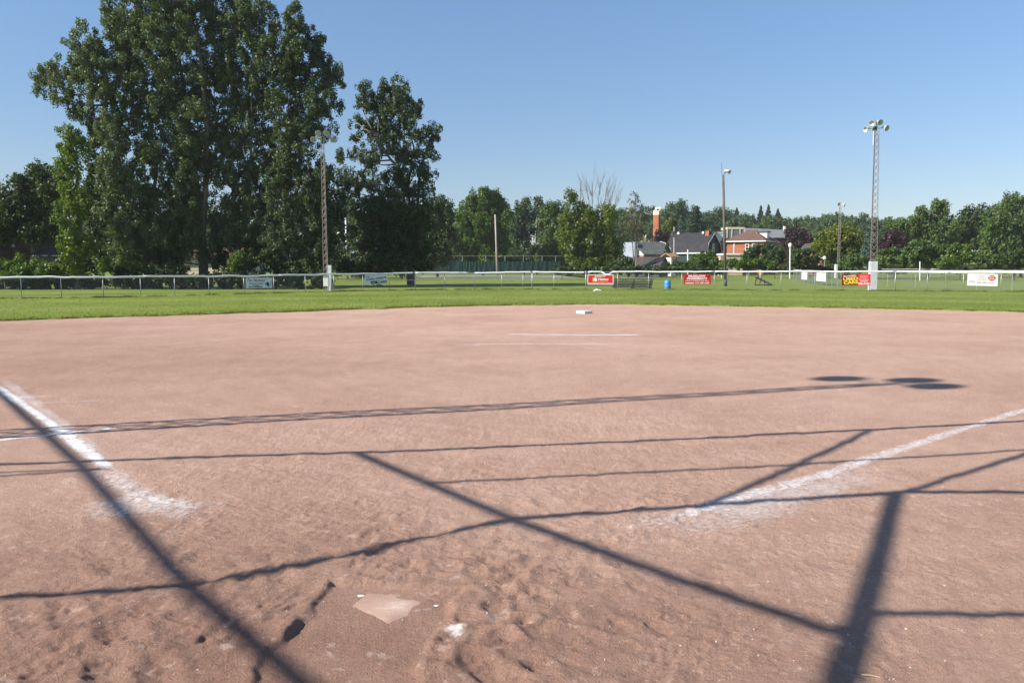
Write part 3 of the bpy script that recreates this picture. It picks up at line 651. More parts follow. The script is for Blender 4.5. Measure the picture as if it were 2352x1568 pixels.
# ------------------------------------------------------------------ advertising boards with lettering
def text_geo(s, bold=0.0, shear=0.0, space=1.0):
    cu = bpy.data.curves.new('lettering', 'FONT'); cu.body = s; cu.shear = shear; cu.offset = bold; cu.space_character = space
    cu.resolution_u = 3
    ob = bpy.data.objects.new('lettering', cu); COL.objects.link(ob)
    dg = bpy.context.evaluated_depsgraph_get(); me = bpy.data.meshes.new_from_object(ob.evaluated_get(dg))
    v = [tuple(q.co) for q in me.vertices]; f = [tuple(q.vertices) for q in me.polygons]
    bpy.data.objects.remove(ob); bpy.data.curves.remove(cu); bpy.data.meshes.remove(me); return v, f
class Board:
    def __init__(s, name, label, x0, x1, y0, y1, mat, tilt=0.0, frame=None, dy=-.075):
        A, B = fence_pt(x0), fence_pt(x1); Yc = (A.y + B.y) / 2
        s.a = at(x0, y1, A.y) + Vector((0, dy, 0)); s.b = at(x1, y1 + tilt, B.y) + Vector((0, dy, 0))
        s.h = at(x0, y0, A.y).z - at(x0, y1, A.y).z; s.e1 = s.b - s.a; s.w = s.e1.length; s.e1.normalize()
        s.e2 = Vector((0, 0, 1)); s.n = s.e1.cross(s.e2).normalized()
        if s.n.y > 0: s.n = -s.n
        s.t = thing(name, label, 'sign', tuple((s.a + s.b) / 2)); s.lay = {}
        b = MB(); b.obox(s.a, s.e1 * s.w, s.n * -.02, s.e2 * s.h); b.build('board', mat, s.t)
        if frame:
            f_, mf = frame; b = MB(); e = s.n * -.024
            o = s.a + s.n * .004
            b.obox(o, s.e1 * s.w, e, s.e2 * f_); b.obox(o + s.e2 * (s.h - f_), s.e1 * s.w, e, s.e2 * f_)
            b.obox(o + s.e2 * f_, s.e1 * f_, e, s.e2 * (s.h - 2 * f_)); b.obox(o + s.e1 * (s.w - f_) + s.e2 * f_, s.e1 * f_, e, s.e2 * (s.h - 2 * f_)); b.build('frame', mf, s.t)
    def P(s, u, v, k=.006): return s.a + s.e1 * (u * s.w) + s.e2 * (v * s.h) + s.n * k
    def text(s, st, u0, u1, v0, v1, key, ang=0.0, bold=0.0, shear=0.0, k=.006, space=1.0):
        vs, fs = text_geo(st, bold, shear, space)
        xs = [q[0] for q in vs]; zs = [q[1] for q in vs]; lx, hx, lz, hz_ = min(xs), max(xs), min(zs), max(zs)
        cu, cv = (u0 + u1) / 2 * s.w, (v0 + v1) / 2 * s.h; W_, H_ = (u1 - u0) * s.w, (v1 - v0) * s.h; out = []
        for q in vs:
            x = ((q[0] - lx) / (hx - lx) - .5) * W_; z = ((q[1] - lz) / (hz_ - lz) - .5) * H_
            X_ = x * math.cos(ang) - z * math.sin(ang); Z_ = x * math.sin(ang) + z * math.cos(ang)
            out.append(s.a + s.e1 * (cu + X_) + s.e2 * (cv + Z_) + s.n * k)
        s.lay.setdefault(key, MB()).add(out, fs)
    def rect(s, u0, u1, v0, v1, key, ang=0.0, k=.004):
        cu, cv = (u0 + u1) / 2 * s.w, (v0 + v1) / 2 * s.h; W_, H_ = (u1 - u0) * s.w / 2, (v1 - v0) * s.h / 2; pts = []
        for x, z in ((-W_, -H_), (W_, -H_), (W_, H_), (-W_, H_)):
            pts.append(s.a + s.e1 * (cu + x * math.cos(ang) - z * math.sin(ang)) + s.e2 * (cv + x * math.sin(ang) + z * math.cos(ang)) + s.n * k)
        s.lay.setdefault(key, MB()).add(pts, [(0, 1, 2, 3)])
    def shape(s, uv, key, k=.004): s.lay.setdefault(key, MB()).add([s.P(u, v, k) for u, v in uv], [tuple(range(len(uv)))])
    def words(s, u0, u1, v0, v1, n, key, seed):
        r = random.Random(seed); cuts = sorted(r.uniform(.15, .85) for _ in range(n - 1)); e = [0] + cuts + [1]
        for a_, b_ in zip(e[:-1], e[1:]): s.rect(u0 + (u1 - u0) * a_, u0 + (u1 - u0) * (b_ - .03), v0, v1, key)
    def done(s, names):
        for key, mb in s.lay.items(): mb.build(names.get(key, 'lettering'), M[key], s.t)
for k_, c_ in dict(ink=(.03, .035, .06), redink=(.30, .02, .035), teal=(.02, .07, .10), ochre=(.36, .27, .02), black=(.012, .011, .016), red=(.62, .022, .018), deepred=(.40, .018, .02),
                   maroon=(.14, .012, .012), orange=(.75, .20, .03), yellow=(.82, .58, .03), pink=(.80, .50, .48), offwhite=(.80, .79, .78), paperwhite=(.74, .76, .80), navy=(.012, .05, .085), rose=(.62, .17, .2)).items():
    M[k_] = surf(k_ + ' sign paint', c_, .5, .06, 2, spec=.35)
B = Board('advert_board', 'white board with red script and dark lettering on the shaded left fence', 566, 626, 638, 661.9, M['paperwhite'], -.6)
B.text('Tim Hortons', .05, .72, .62, .93, 'redink', bold=.015, shear=.3)
B.text('OPEN 24 HOURS', .11, .65, .37, .50, 'ink', bold=.02); B.words(.26, .52, .22, .29, 2, 'ink', 3); B.words(.10, .64, .09, .17, 4, 'ink', 4)
B.shape([(.72, .47), (.80, .52), (.80, .60), (.86, .60), (.88, .5), (.86, .42), (.93, .36), (.88, .28), (.90, .18), (.86, .12), (.83, .24), (.77, .2), (.79, .33), (.73, .40)], 'navy')
B.shape([(.94, .28), (.985, .68), (.965, .69), (.92, .30)], 'ink'); B.shape([(.74, .88), (.81, .82), (.80, .79), (.73, .85)], 'teal'); B.done({'navy': 'emblem'})
B = Board('advert_board', 'white board with slanting dark green name and black and yellow boxes', 838.8, 890.6, 631, 653.6, M['paperwhite'], -.5)
B.text('valu-mart', .04, .95, .50, .80, 'teal', ang=.10, bold=.02); B.rect(.03, .21, .74, .82, 'teal', .06)
B.rect(.26, .63, .08, .38, 'black', .09); B.rect(.30, .47, .17, .23, 'offwhite', .09, k=.008); B.rect(.53, .61, .20, .36, 'offwhite', .09, k=.008); B.rect(.67, .97, .17, .40, 'ochre', .09); B.done({'black': 'black_box', 'ochre': 'yellow_box'})
B = Board('advert_board', 'red board with white border and white house logo left of the wooden bleachers', 1349, 1408.6, 630.5, 653.4, M['red'], .2, (.045, M['offwhite']))
B.text("KNIGHTS'", .29, .69, .74, .90, 'offwhite', bold=.02); B.text('Home', .42, .81, .42, .66, 'offwhite', bold=.035); B.rect(.40, .80, .25, .36, 'orange')
B.shape([(.19, .27), (.38, .27), (.38, .72), (.28, .76), (.19, .72)], 'orange', k=.003); B.shape([(.22, .33), (.26, .33), (.26, .45), (.28, .45), (.28, .33), (.36, .33), (.36, .58), (.29, .70), (.22, .58)], 'offwhite', k=.006)
B.words(.05, .96, .10, .17, 4, 'pink', 6); B.done({'orange': 'logo'})
B = Board('advert_board', 'dark red board with white lettering between barrel and wooden lamp pole', 1569.9, 1632, 629.7, 653.4, M['deepred'], -.3)
B.text('MUXLOW', .17, .80, .70, .92, 'offwhite', bold=.035); B.text('PHARMACY', .12, .87, .47, .67, 'offwhite', bold=.03); B.words(.06, .94, .34, .39, 5, 'pink', 8)
B.rect(.06, .38, .08, .20, 'pink'); B.text('519 528-1060', .43, .94, .07, .23, 'offwhite', bold=.02)
B.shape([(.92, .96), (.94, .86), (.98, .86), (.965, .74), (.93, .62), (.90, .62), (.865, .74), (.87, .86), (.905, .86)], 'maroon'); B.shape([(.06, .86), (.08, .9), (.10, .86), (.09, .70), (.07, .70)], 'maroon'); B.done({'maroon': 'leaf_emblem'})
B = Board('advert_board', 'red board with big yellow lettering in front of the right light tower', 1932, 1997.7, 629, 654.4, M['red'], .8)
B.rect(.0, .56, .0, .995, 'maroon', k=.002); B.text("Roy Hoble's", .06, .50, .72, .90, 'offwhite', ang=.09, bold=.03); B.text('USED', .05, .57, .42, .70, 'yellow', ang=.09, bold=.035); B.text('CARS', .07, .57, .11, .39, 'yellow', ang=.09, bold=.035)
B.text('Check Our', .64, .92, .78, .90, 'pink', bold=.02); B.text('Reputation', .63, .92, .64, .75, 'pink', bold=.02); B.text('Hwy. 23 West', .60, .94, .45, .56, 'offwhite', bold=.02); B.text('WINGHAM', .64, .91, .31, .42, 'offwhite', bold=.02)
B.text('550-3188', .58, .97, .06, .23, 'offwhite', bold=.03); B.done({'maroon': 'dark_field'})
B = Board('advert_board', 'white board with red lens shaped logo near the right edge of the fence', 2220, 2289.6, 628, 655.5, M['offwhite'], 1.6)
B.text('FROZEN', .37, .56, .76, .88, 'rose', shear=.25); B.text('CAKES', .36, .55, .60, .72, 'rose', shear=.25); B.text('AVAILABLE', .31, .62, .45, .56, 'rose', shear=.25)
B.text('DQ', .07, .24, .22, .42, 'ink'); B.text('528-1001', .31, .64, .20, .34, 'ink'); B.text('WINGHAM', .67, .88, .19, .31, 'rose', shear=.25)
lens = [(.66, .66)] + [(.66 + .28 * s, .66 + .25 * math.sin(math.pi * s) ** .8) for s in (.15, .3, .5, .7, .85)] + [(.95, .66)] + [(.66 + .28 * s, .66 - .25 * math.sin(math.pi * s) ** .8) for s in (.85, .7, .5, .3, .15)]
B.shape(lens, 'red'); B.text('Dairy', .72, .88, .68, .80, 'offwhite', bold=.03, k=.009); B.text('Queen', .71, .89, .53, .66, 'offwhite', bold=.03, k=.009); B.done({'red': 'logo'})

# ------------------------------------------------------------------ light towers and poles
def lamp(parent, o, aim, r=.26):
    o = Vector(o); a = Vector(aim).normalized(); b = MB()
    b.lathe(o, a, [(-.36, .04), (-.34, .07), (-.22, .075), (-.17, .10), (-.10, r * .62), (-.03, r * .9), (0.04, r), (0.04, r - .015), (-.02, r * .86)], 18)
    l_ = b.build('lamp', M['lampout'], parent, smooth=True)
    b = MB(); b.lathe(o, a, [(-.02, r * .87), (-.06, r * .7), (-.10, r * .4), (-.11, .001)], 18); b.build('reflector', M['lampin'], l_, smooth=True); return l_
def lattice(bm_, base, top, w0, w1, n, r=.022, twist=0.0):
    base, top = Vector(base), Vector(top); cs = []          # three legged mast with crossed bracing
    for i in range(n + 1):
        s = i / n; c = base.lerp(top, s); w_ = w0 + (w1 - w0) * s
        cs.append([c + Vector((math.cos(twist - 5 * math.pi / 6 + k_ * 2 * math.pi / 3), math.sin(twist - 5 * math.pi / 6 + k_ * 2 * math.pi / 3), 0)) * (w_ * .577) for k_ in range(3)])
    for k_ in range(3): bm_.tube([c[k_] for c in cs], [r] * (n + 1), 6)
    for i in range(n):
        for k_ in range(3):
            k2 = (k_ + 1) % 3
            bm_.tube([cs[i][k_], cs[i + 1][k2]], r * .5, 4, cap=False); bm_.tube([cs[i][k2], cs[i + 1][k_]], r * .5, 4, cap=False)
    return cs
def arms(bm_, c, pts, r=.022):
    for p in pts: bm_.tube([c, Vector((p.x, p.y, (c.z + p.z) / 2 if abs(p.z - c.z) > .3 else p.z)), p], r, 6)
AIM = (.05, -1.0, -.42)
# left tower
p = gp(750, 669.5); pt = at(741, 331, p.y)
t = thing('light_tower', 'lattice light tower with five lamps in front of the big poplars', 'light tower', (p.x, p.y, 0))
b = MB(); lattice(b, (p.x, p.y, 0), pt, .30, .20, 22, .017); b.build('lattice_mast', M['palemetal'], t)
b = MB(); z0, z1 = at(750, 657, p.y).z, at(750, 632.5, p.y).z; b.box(p.x - .165, p.x + .165, p.y - .17, p.y + .17, z0, z1); b.build('climb_guard', M['white'], t)
lp = [at(731, 306, p.y), at(750, 306, p.y), at(720, 320.5, p.y), at(741.5, 319.7, p.y), at(765, 321, p.y)]
b = MB(); b.tube([pt, pt + Vector((0, 0, .75))], .03, 6); arms(b, pt + Vector((0, 0, .45)), [q + Vector((0, .3, .05)) for q in lp]); b.build('crossarm', M['darkmetal'], t)
for q in lp: lamp(t, q, AIM, .19)
b = MB(); jb = at(740, 628, p.y); b.box(jb.x - .28, jb.x + .1, p.y - .3, p.y - .19, jb.z, jb.z + .08); b.build('bracket', M['darkmetal'], t)
p2 = at(757, 669, p.y + .5); q2 = at(758, 609, p.y + .5)
b = MB(); b.box(p2.x - .10, p2.x + .16, p.y + .3, p.y + .62, 0, q2.z); tag(b.build('equipment_cabinet', M['panel'], loc=(p2.x, p.y + .45, 0)), 'tall narrow grey cabinet behind the foot of the left light tower', 'cabinet')
# right tower
p = gp(2003, 666.9); pt = at(2012.5, 300, p.y)
t = thing('light_tower', 'tall rusty lattice light tower with five lamps against open sky', 'light tower', (p.x, p.y, 0))
b = MB(); lattice(b, (p.x, p.y, 0), pt, .50, .29, 24, .022); b.build('lattice_mast', M['rust'], t)
z1 = at(2003, 601, p.y).z; b = MB(); b.obox((p.x - .25, p.y - .24, .02), (.47, .0, 0), (.04, .44, 0), (0, 0, z1)); b.build('climb_guard', M['panel'], t)
lp = [at(2002.6, 282.9, p.y), at(2021.5, 281, p.y), at(1988.5, 297, p.y), at(2009.4, 296.3, p.y), at(2036.5, 294.4, p.y)]
b = MB(); b.tube([pt, pt + Vector((0, 0, .6))], .03, 6); arms(b, pt + Vector((0, 0, .12)), [q + Vector((0, .3, .08)) for q in lp]); b.build('crossarm', M['darkmetal'], t)
for i, q in enumerate(lp): lamp(t, q, ((-.75, -.7, -.35), (.1, -1, -.35), (-1, -.4, -.3), (0, -1, -.3), (.45, -1, -.42))[i], .2)
b = MB(); c0 = at(2004, 302, p.y); b.tube([c0 + Vector((0, -.2, -.9)), c0 + Vector((0, -.2, 0))], .025, 6); b.build('conduit', M['white'], t)
# distant small tower
p = gp(1924, 639); pt = at(1929.5, 476, p.y)
t = thing('light_tower', 'smaller distant lattice light tower before the golden green tree', 'light tower', (p.x, p.y, 0))
b = MB(); lattice(b, (p.x, p.y, 0), pt, .34, .24, 24, .026); b.build('lattice_mast', M['palemetal'], t)
b = MB(); zz = at(1919, 607, p.y).z; b.box(p.x - .42, p.x - .17, p.y - .3, p.y + .2, 0, zz); b.build('climb_guard', M['panel'], t)
b = MB(); b.tube([pt, pt + Vector((0, 0, .3))], .04, 6); b.tube([pt + Vector((-.3, 0, .28)), pt + Vector((.5, 0, .3))], .035, 6); b.build('crossarm', M['darkmetal'], t)
lamp(t, at(1928, 469.5, p.y), (-.3, -1, -.2), .26); lamp(t, at(1939.5, 471, p.y), (.8, -.6, -.3), .26)
# wooden pole with two lamps
p = gp(1666.4, 658); pt = at(1661, 402, p.y)
t = thing('lamp_pole', 'brown wooden pole with two floodlights and a thin rod', 'pole', (p.x, p.y, 0))
b = MB(); b.tube([(p.x, p.y, -.1), Vector((p.x, p.y, 0)).lerp(pt, .5), pt], [.125, .11, .09], 12); b.build('pole', M['wood'], t, smooth=True)
b = MB(); b.tube([(p.x, p.y, -.05), (p.x - .02, p.y, at(1666, 641, p.y).z)], .135, 12); b.build('dark_sleeve', M['darkmetal'], t, smooth=True)
b = MB(); b.tube([at(1658.5, 404, p.y), at(1657, 374.5, p.y)], .014, 5); b.build('rod', M['darkmetal'], t)
b = MB(); b.tube([pt + Vector((0, -.05, -.15)), pt + Vector((.12, -.1, .25)), pt + Vector((.5, -.1, .2))], .022, 6); b.build('crossarm', M['darkmetal'], t)
l1 = lamp(t, at(1667, 393.5, p.y), (-.6, .75, -.1), .15); l2 = lamp(t, at(1676, 395, p.y), (.75, -.45, -.4), .19)
# pale leaning pole in front of the tennis court
p = gp(1141.8, 633.8); pt = at(1137.3, 493, p.y)
b = MB(); b.tube([(p.x, p.y, -.1), Vector((p.x, p.y, 0)).lerp(pt, .5) + Vector((.03, 0, 0)), pt], [.165, .15, .12], 10)
tag(b.build('wooden_pole', M['palewood'], loc=(p.x, p.y, 0), smooth=True), 'tall bare pale wooden pole leaning before the bright green tree', 'pole')
# street lamp between the trees
Yd = 112.0; p = at(799, 640, Yd); pt = at(793.7, 501, Yd)
t = thing('street_lamp', 'white street lamp pole half hidden in dark trees near the left tower', 'street lamp', (p.x, Yd, 0))
b = MB(); b.tube([(p.x, Yd, 0), pt], [.15, .10], 8); b.build('pole', M['white'], t, smooth=True)
b = MB(); a0 = at(796.5, 544, Yd); a1 = at(790, 535, Yd); a2 = at(783, 535, Yd); b.tube([a0, a1, a2], .05, 6); b.build('arm', M['white'], t)
b = MB(); b.lathe(a2 + Vector((-.1, 0, 0)), (-1, 0, -.1), [(-.1, .03), (0, .09), (.25, .12), (.4, .06), (.42, .001)], 10); b.build('lamp_head', M['white'], t, smooth=True)
b = MB(); b.tube([at(777, 579, Yd), at(799, 578, Yd)], .05, 6); b.build('cross_bar', M['white'], t)

# shadow casting neighbours of the camera: the third base light tower and the backstop hood (all outside the picture)
kx, ky = .946 / math.tan(SUN_EL), .324 / math.tan(SUN_EL)
zt = 10.5; bx, by = 5.2 - kx * zt, 11.36 - ky * zt
t = thing('light_tower', 'lattice light tower beside the infield casting the long lamp shadow', 'light tower', (bx, by, 0))
b = MB(); pt = Vector((bx, by, zt - .15)); lattice(b, (bx, by, 0), pt, .62, .20, 26, .032, .3); b.build('lattice_mast', M['rust'], t)
lp = []
for (px, py, dz) in ((1930, 870.5, .1), (2100, 873.5, .2), (2150, 887, .0)):
    s = gp(px, py); z = zt + dz; lp.append(Vector((s.x - kx * z, s.y - ky * z, z)))
b = MB(); arms(b, pt + Vector((0, 0, .1)), [q + Vector((-.1, 0, .1)) for q in lp]); b.tube([pt - Vector((0, 0, .3)), pt + Vector((0, 0, .3))], .05, 6); b.build('crossarm', M['darkmetal'], t)
for q in lp: lamp(t, q, (.75, .35, -.8), .27)
ZH = 4.3
def hp(px, py, ext=None):
    s = gp(px, py); return Vector((s.x - kx * ZH, s.y - ky * ZH, ZH))
t = thing('backstop', 'pipe framed backstop hood over home plate casting crossed shadows', 'backstop', (0, -.6, 0))
def pipe(name, pts, r, mat='galv'):
    b = MB(); b.tube(pts, r, 8); b.build(name, M[mat], t, smooth=True)
def ext(a, b_, s): return a + (b_ - a) * s
A0, A1, A2, A3 = hp(-20, 1067), hp(820, 1040), hp(1990, 988), hp(2352, 968)
pipe('hood_rail', [ext(A1, A0, 1.9), A1, A2, A3, ext(A2, A3, 3.6)], .038)
H0, H1, H2, H3, H4, H5 = hp(0, 1375), hp(430, 1346), hp(830, 1268), hp(1185, 1190), hp(2080, 1127), hp(2352, 1130)
pipe('hood_rail', [ext(H1, H0, 3), H1, H2, H3, H4, H5, ext(H4, H5, 3)], .040)
pipe('hood_rail', [hp(1000, 1107), hp(1700, 1072), hp(2352, 1034), ext(hp(1000, 1107), hp(2352, 1034), 2.2)], .025)
pipe('hood_rail', [hp(1985, 1405), hp(2352, 1408), ext(hp(1985, 1405), hp(2352, 1408), 3)], .032)
for py0, py1, r_ in ((1085, 1077, .02), (1093, 1079, .022)):
    pipe('hood_rail', [ext(hp(240, py1), hp(0, py0), 2.2), hp(240, py1)], r_)
pipe('hood_brace', [ext(hp(190, 1072), hp(0, 903), 1.6), hp(190, 1072), hp(430, 1340), hp(690, 1568), ext(hp(430, 1340), hp(690, 1568), 2.1)], .034)
pipe('hood_brace', [hp(820, 1040), hp(1185, 1195), hp(1560, 1330), hp(1950, 1460)], .034)
pipe('hood_brace', [hp(1999, 989), hp(1610, 1165)], .032); pipe('hood_brace', [ext(hp(2080, 1127), hp(2352, 1045), 1.6), hp(2080, 1127)], .034)
pipe('hood_beam', [hp(2055, 1127), hp(1985, 1405), hp(1940, 1568), ext(hp(1985, 1405), hp(1940, 1568), 2.3)], .046, 'wood')
pipe('hood_beam', [hp(2030, 1180), hp(1955, 1405), hp(1890, 1568), ext(hp(1955, 1405), hp(1890, 1568), 2.2)], .020, 'wood')
for x in (-12.5, -8.6, -4.6, -2.2, 1.9, 6.0): pipe('post', [(x, -.6, 0), (x, -.6, ZH)], .045)
pipe('rear_rail', [(-12.5, -.6, ZH), (6.0, -.6, ZH)], .03); pipe('rear_rail', [(-12.5, -.6, .1), (6, -.6, .1)], .025)
b = MB(); wires(b, (-12.5, -.6, 0), (6, -.6, 0), ZH, .1); b.build('wire_mesh', M['galv'], t)

# ------------------------------------------------------------------ bleachers, drum, litter
def bleacher(name, label, x0, x1, ybase, ytop, n, rows_from_back=True):
    A, B_ = gp(x0, ybase), gp(x1, ybase); Yd = (A.y + B_.y) / 2; t = thing(name, label, 'bleachers', ((A.x + B_.x) / 2, Yd, 0))
    Hh = at(x0, ytop, Yd).z; W_ = B_.x - A.x
    for i in range(n):
        z = .16 + (Hh - .2) * (i / (n - 1)); y = Yd + .10 + .38 * (n - 1 - i)
        b = MB(); b.box(A.x, B_.x, y, y + .22, z - .06, z + .05); b.build('plank', M['bench'], t)
    for s in (.05, .5, .93):
        x = A.x + W_ * s; b = MB(); yb, yf = Yd + .1, Yd + .10 + .38 * (n - 1)
        b.tube([(x, yb, 0), (x, yb + .1, Hh - .06)], .03, 6); b.tube([(x, yb, .05), (x, yf + .2, .05)], .03, 6); b.tube([(x, yf + .1, .05), (x, yb + .1, Hh - .08)], .03, 6)
        for i in range(1, n): 
            z = .16 + (Hh - .2) * (i / (n - 1)); y = Yd + .2 + .38 * (n - 1 - i); b.tube([(x, y, 0), (x, y, z)], .022, 6)
        b.build('side_frame', M['darkbench'], t)
    b = MB()
    for s0, s1 in ((.05, .5), (.5, .93)):
        b.tube([(A.x + W_ * s0, Yd + .1, .12), (A.x + W_ * s1, Yd + .1, Hh * .62)], .018, 5); b.tube([(A.x + W_ * s1, Yd + .1, .12), (A.x + W_ * s0, Yd + .1, Hh * .62)], .018, 5)
        b.tube([(A.x + W_ * s0, Yd + .1, Hh * .62), (A.x + W_ * (s0 + s1) / 2, Yd + .1, Hh * .85), (A.x + W_ * s1, Yd + .1, Hh * .62)], .016, 5)
    b.build('cross_brace', M['darkbench'], t); return t
bleacher('bleachers', 'low wooden bleachers seen from behind beside the red bordered board', 1411, 1503, 664.3, 639.5, 4)
# bleachers seen from the end, stepping down to the right
A, B_ = gp(1733, 656.5), gp(1792, 656.5); Yd = A.y; t = thing('bleachers', 'dark metal bleachers seen end on, stepping down to the right', 'bleachers', ((A.x + B_.x) / 2, Yd, 0))
Hh = at(1733, 637, Yd).z; W_ = B_.x - A.x; n = 5
for i in range(n):
    s = i / (n - 1); x = A.x + W_ * (.02 + .52 * s); z = Hh - (Hh - .14) * s
    b = MB(); b.obox((x, Yd - .2, z - .05), (.24, 0, 0), (.80, 2.6, 0), (0, 0, .09)); b.build('plank', M['darkbench'], t)
for k_ in range(3):
    b = MB(); o_ = Vector((.40 * k_, 1.25 * k_, 0))
    xe = A.x + W_ * .62; b.tube([Vector((A.x, Yd, Hh)) + o_, Vector((xe, Yd, .1)) + o_], .02, 6); b.tube([Vector((A.x, Yd, .06)) + o_, Vector((xe, Yd, .06)) + o_], .02, 6)
    for s in (.03, .2, .38, .55): b.tube([Vector((A.x + W_ * s - .05, Yd, 0)) + o_, Vector((A.x + W_ * s + .05, Yd, Hh * (1 - s * 1.5))) + o_], .02, 6)
    b.build('side_frame', M['darkbench'], t)
p = gp(1533.3, 664); r_ = 7.2 / F * p.y; hh = at(1533, 643.6, p.y).z; t = thing('plastic_drum', 'upright blue plastic drum standing on the grass behind the fence', 'barrel', (p.x, p.y, 0))
b = MB(); b.lathe((p.x, p.y, 0), (0, 0, 1), [(0, r_ * .86), (.02, r_ * .95), (hh * .08, r_ * .97), (hh * .30, r_), (hh * .33, r_ * 1.05), (hh * .37, r_ * 1.05), (hh * .40, r_), (hh * .63, r_), (hh * .66, r_ * 1.05), (hh * .70, r_ * 1.05), (hh * .73, r_), (hh * .93, r_ * .97), (hh * .98, r_ * .93), (hh, r_ * .86)], 28)
dr = b.build('drum', M['blue'], t, smooth=True)
b = MB(); b.lathe((p.x, p.y, 0), (0, 0, 1), [(hh, r_ * .86), (hh * .97, r_ * .82), (hh * .97, .001)], 28); b.build('lid', M['blue'], t)
b = MB(); rj = random.Random(4); p = gp(1372.5, 668.8); n = 9; g_ = []
for i in range(5):
    for j in range(n):
        g_.append((p.x - .28 + .56 * j / (n - 1) + rj.uniform(-.03, .03), p.y + .12 * i - .2, .03 + max(0, .16 * math.sin(math.pi * j / (n - 1)) * math.sin(math.pi * (i + .5) / 5) * rj.uniform(.4, 1.3))))
b.add(g_, [(i * n + j, i * n + j + 1, (i + 1) * n + j + 1, (i + 1) * n + j) for i in range(4) for j in range(n - 1)])
tag(b.build('plastic_bag', M['plastic'], loc=(p.x, p.y, 0)), 'crumpled white litter on the grass below the red bordered board', 'litter')

# tennis court screen fence
Yd = 152.0
t = thing('screen_fence', 'tall wire fence with dark green windscreen around the tennis court', 'fence', (at(1100, 610, Yd).x, Yd, 0))
zs0, zs1, zt_ = .45, at(1100, 600, Yd).z, at(1100, 588, Yd).z
for i, px in enumerate((905, 957, 1010, 1062, 1116, 1160, 1202, 1245, 1276)):
    q = at(px, 610, Yd); b = MB(); b.tube([(q.x, Yd, 0), (q.x, Yd, zt_ + (.2 if px == 1202 else 0))], .05, 6); b.build('post', M['galv'], t)
segs = (905, 1062, 1116, 1205, 1289)
for x0, x1 in zip(segs[:-1], segs[1:]):
    a_, c_ = at(x0, 610, Yd), at(x1, 610, Yd); nn = 24; vs = []
    for i in range(nn + 1):
        x = a_.x + (c_.x - a_.x) * i / nn
        vs += [(x, Yd - .12 + .06 * math.sin(i * 1.3), zs0), (x, Yd - .10 + .03 * math.sin(i * 2.1), zs1 - .06 * abs(math.sin(i * .9)))]
    b = MB(); b.add(vs, [(2 * i, 2 * i + 2, 2 * i + 3, 2 * i + 1) for i in range(nn)]); b.build('windscreen', M['screen'], t)
b = MB(); a_, c_ = at(905, 610, Yd), at(1289, 610, Yd); b.tube([(a_.x, Yd, zt_), (c_.x, Yd, zt_)], .03, 6); b.build('top_rail', M['galv'], t)

# ------------------------------------------------------------------ small posts
def simple_post(name, label, cat, px, y0, y1, Yd, wpx, mat):
    p = at(px, y0, Yd); q = at(px, y1, Yd); r = wpx / 2 / F * Yd; t = thing(name, label, cat, (p.x, Yd, 0))
    b = MB(); b.tube([(p.x, Yd, 0), (q.x, Yd, q.z)], r, 8); b.build('post', mat, t); return t, q, r
t, q, r = simple_post('birdhouse_post', 'white post with a rounded white box on top before dark purple tree', 'post', 1814.8, 620, 566, 112, 2.8, M['white'])
b = MB(); b.lathe(q, (0, 0, 1), [(-.05, .05), (-.05, .22), (.28, .24), (.36, .2), (.5, .03), (.5, .001)], 8); b.build('bird_box', M['white'], t)
t, q, r = simple_post('white_post', 'white post with short crosspiece before the green roofed house', 'post', 1580, 620, 573, 128, 3.0, M['white'])
b = MB(); b.tube([q + Vector((-.35, 0, -.5)), q + Vector((.1, 0, -.45))], .05, 6); b.build('crosspiece', M['white'], t)
t, q, r = simple_post('white_post', 'white slanting post behind the fence right of the tall rusty tower', 'post', 2113, 645, 600.5, 92, 2.4, M['white'])
t, q, r = simple_post('sign_post', 'pale post with brownish sign plate beside the wooden lamp pole', 'sign', 1657.5, 631, 588, 120, 2.6, M['panel'])
b = MB(); b.box(q.x - .2, q.x + .25, 119.8, 119.92, q.z - .85, q.z + .05); b.build('sign_plate', surf('faded brown sign', (.36, .22, .17), .7), t)
t, q, r = simple_post('lamp_post', 'thin grey lamp post in front of the orange brick house', 'lamp post', 1720.7, 620, 575, 135, 1.8, M['galv'])
b = MB(); b.lathe(q, (0, 0, 1), [(-.1, .03), (0, .12), (.2, .14), (.3, .02)], 8); b.build('lamp_head', M['white'], t)
t, q, r = simple_post('lamp_post', 'short white lamp post above the clipped hedge', 'lamp post', 1746.5, 620, 588, 135, 2.0, M['white'])
b = MB(); b.tube([q, q + Vector((-.35, 0, .1))], .07, 6); b.build('lamp_arm', M['white'], t)
t, q, r = simple_post('lamp_post', 'white headed lamp post among bushes left of the golden green tree', 'lamp post', 1894, 620, 592, 118, 1.8, M['galv'])
b = MB(); b.tube([q + Vector((-1.1, 0, .35)), q + Vector((-.5, 0, -.05)), q], .06, 6); b.build('lamp_arm', M['white'], t)
b = MB(); b.lathe(q + Vector((0, 0, -.05)), (0, 0, 1), [(-.2, .05), (-.15, .22), (.15, .25), (.28, .1), (.3, .001)], 10); b.build('lamp_head', M['white'], t)
t, q, r = simple_post('utility_pole', 'slim utility pole with dark transformer above the green grey roof', 'pole', 1548.5, 620, 521, 150, 3.0, M['palewood'])
b = MB(); b.lathe(q + Vector((-.25, -.2, -1.6)), (0, 0, 1), [(0, .02), (0, .25), (.8, .25), (.85, .02)], 10); b.build('transformer', M['darkmetal'], t)

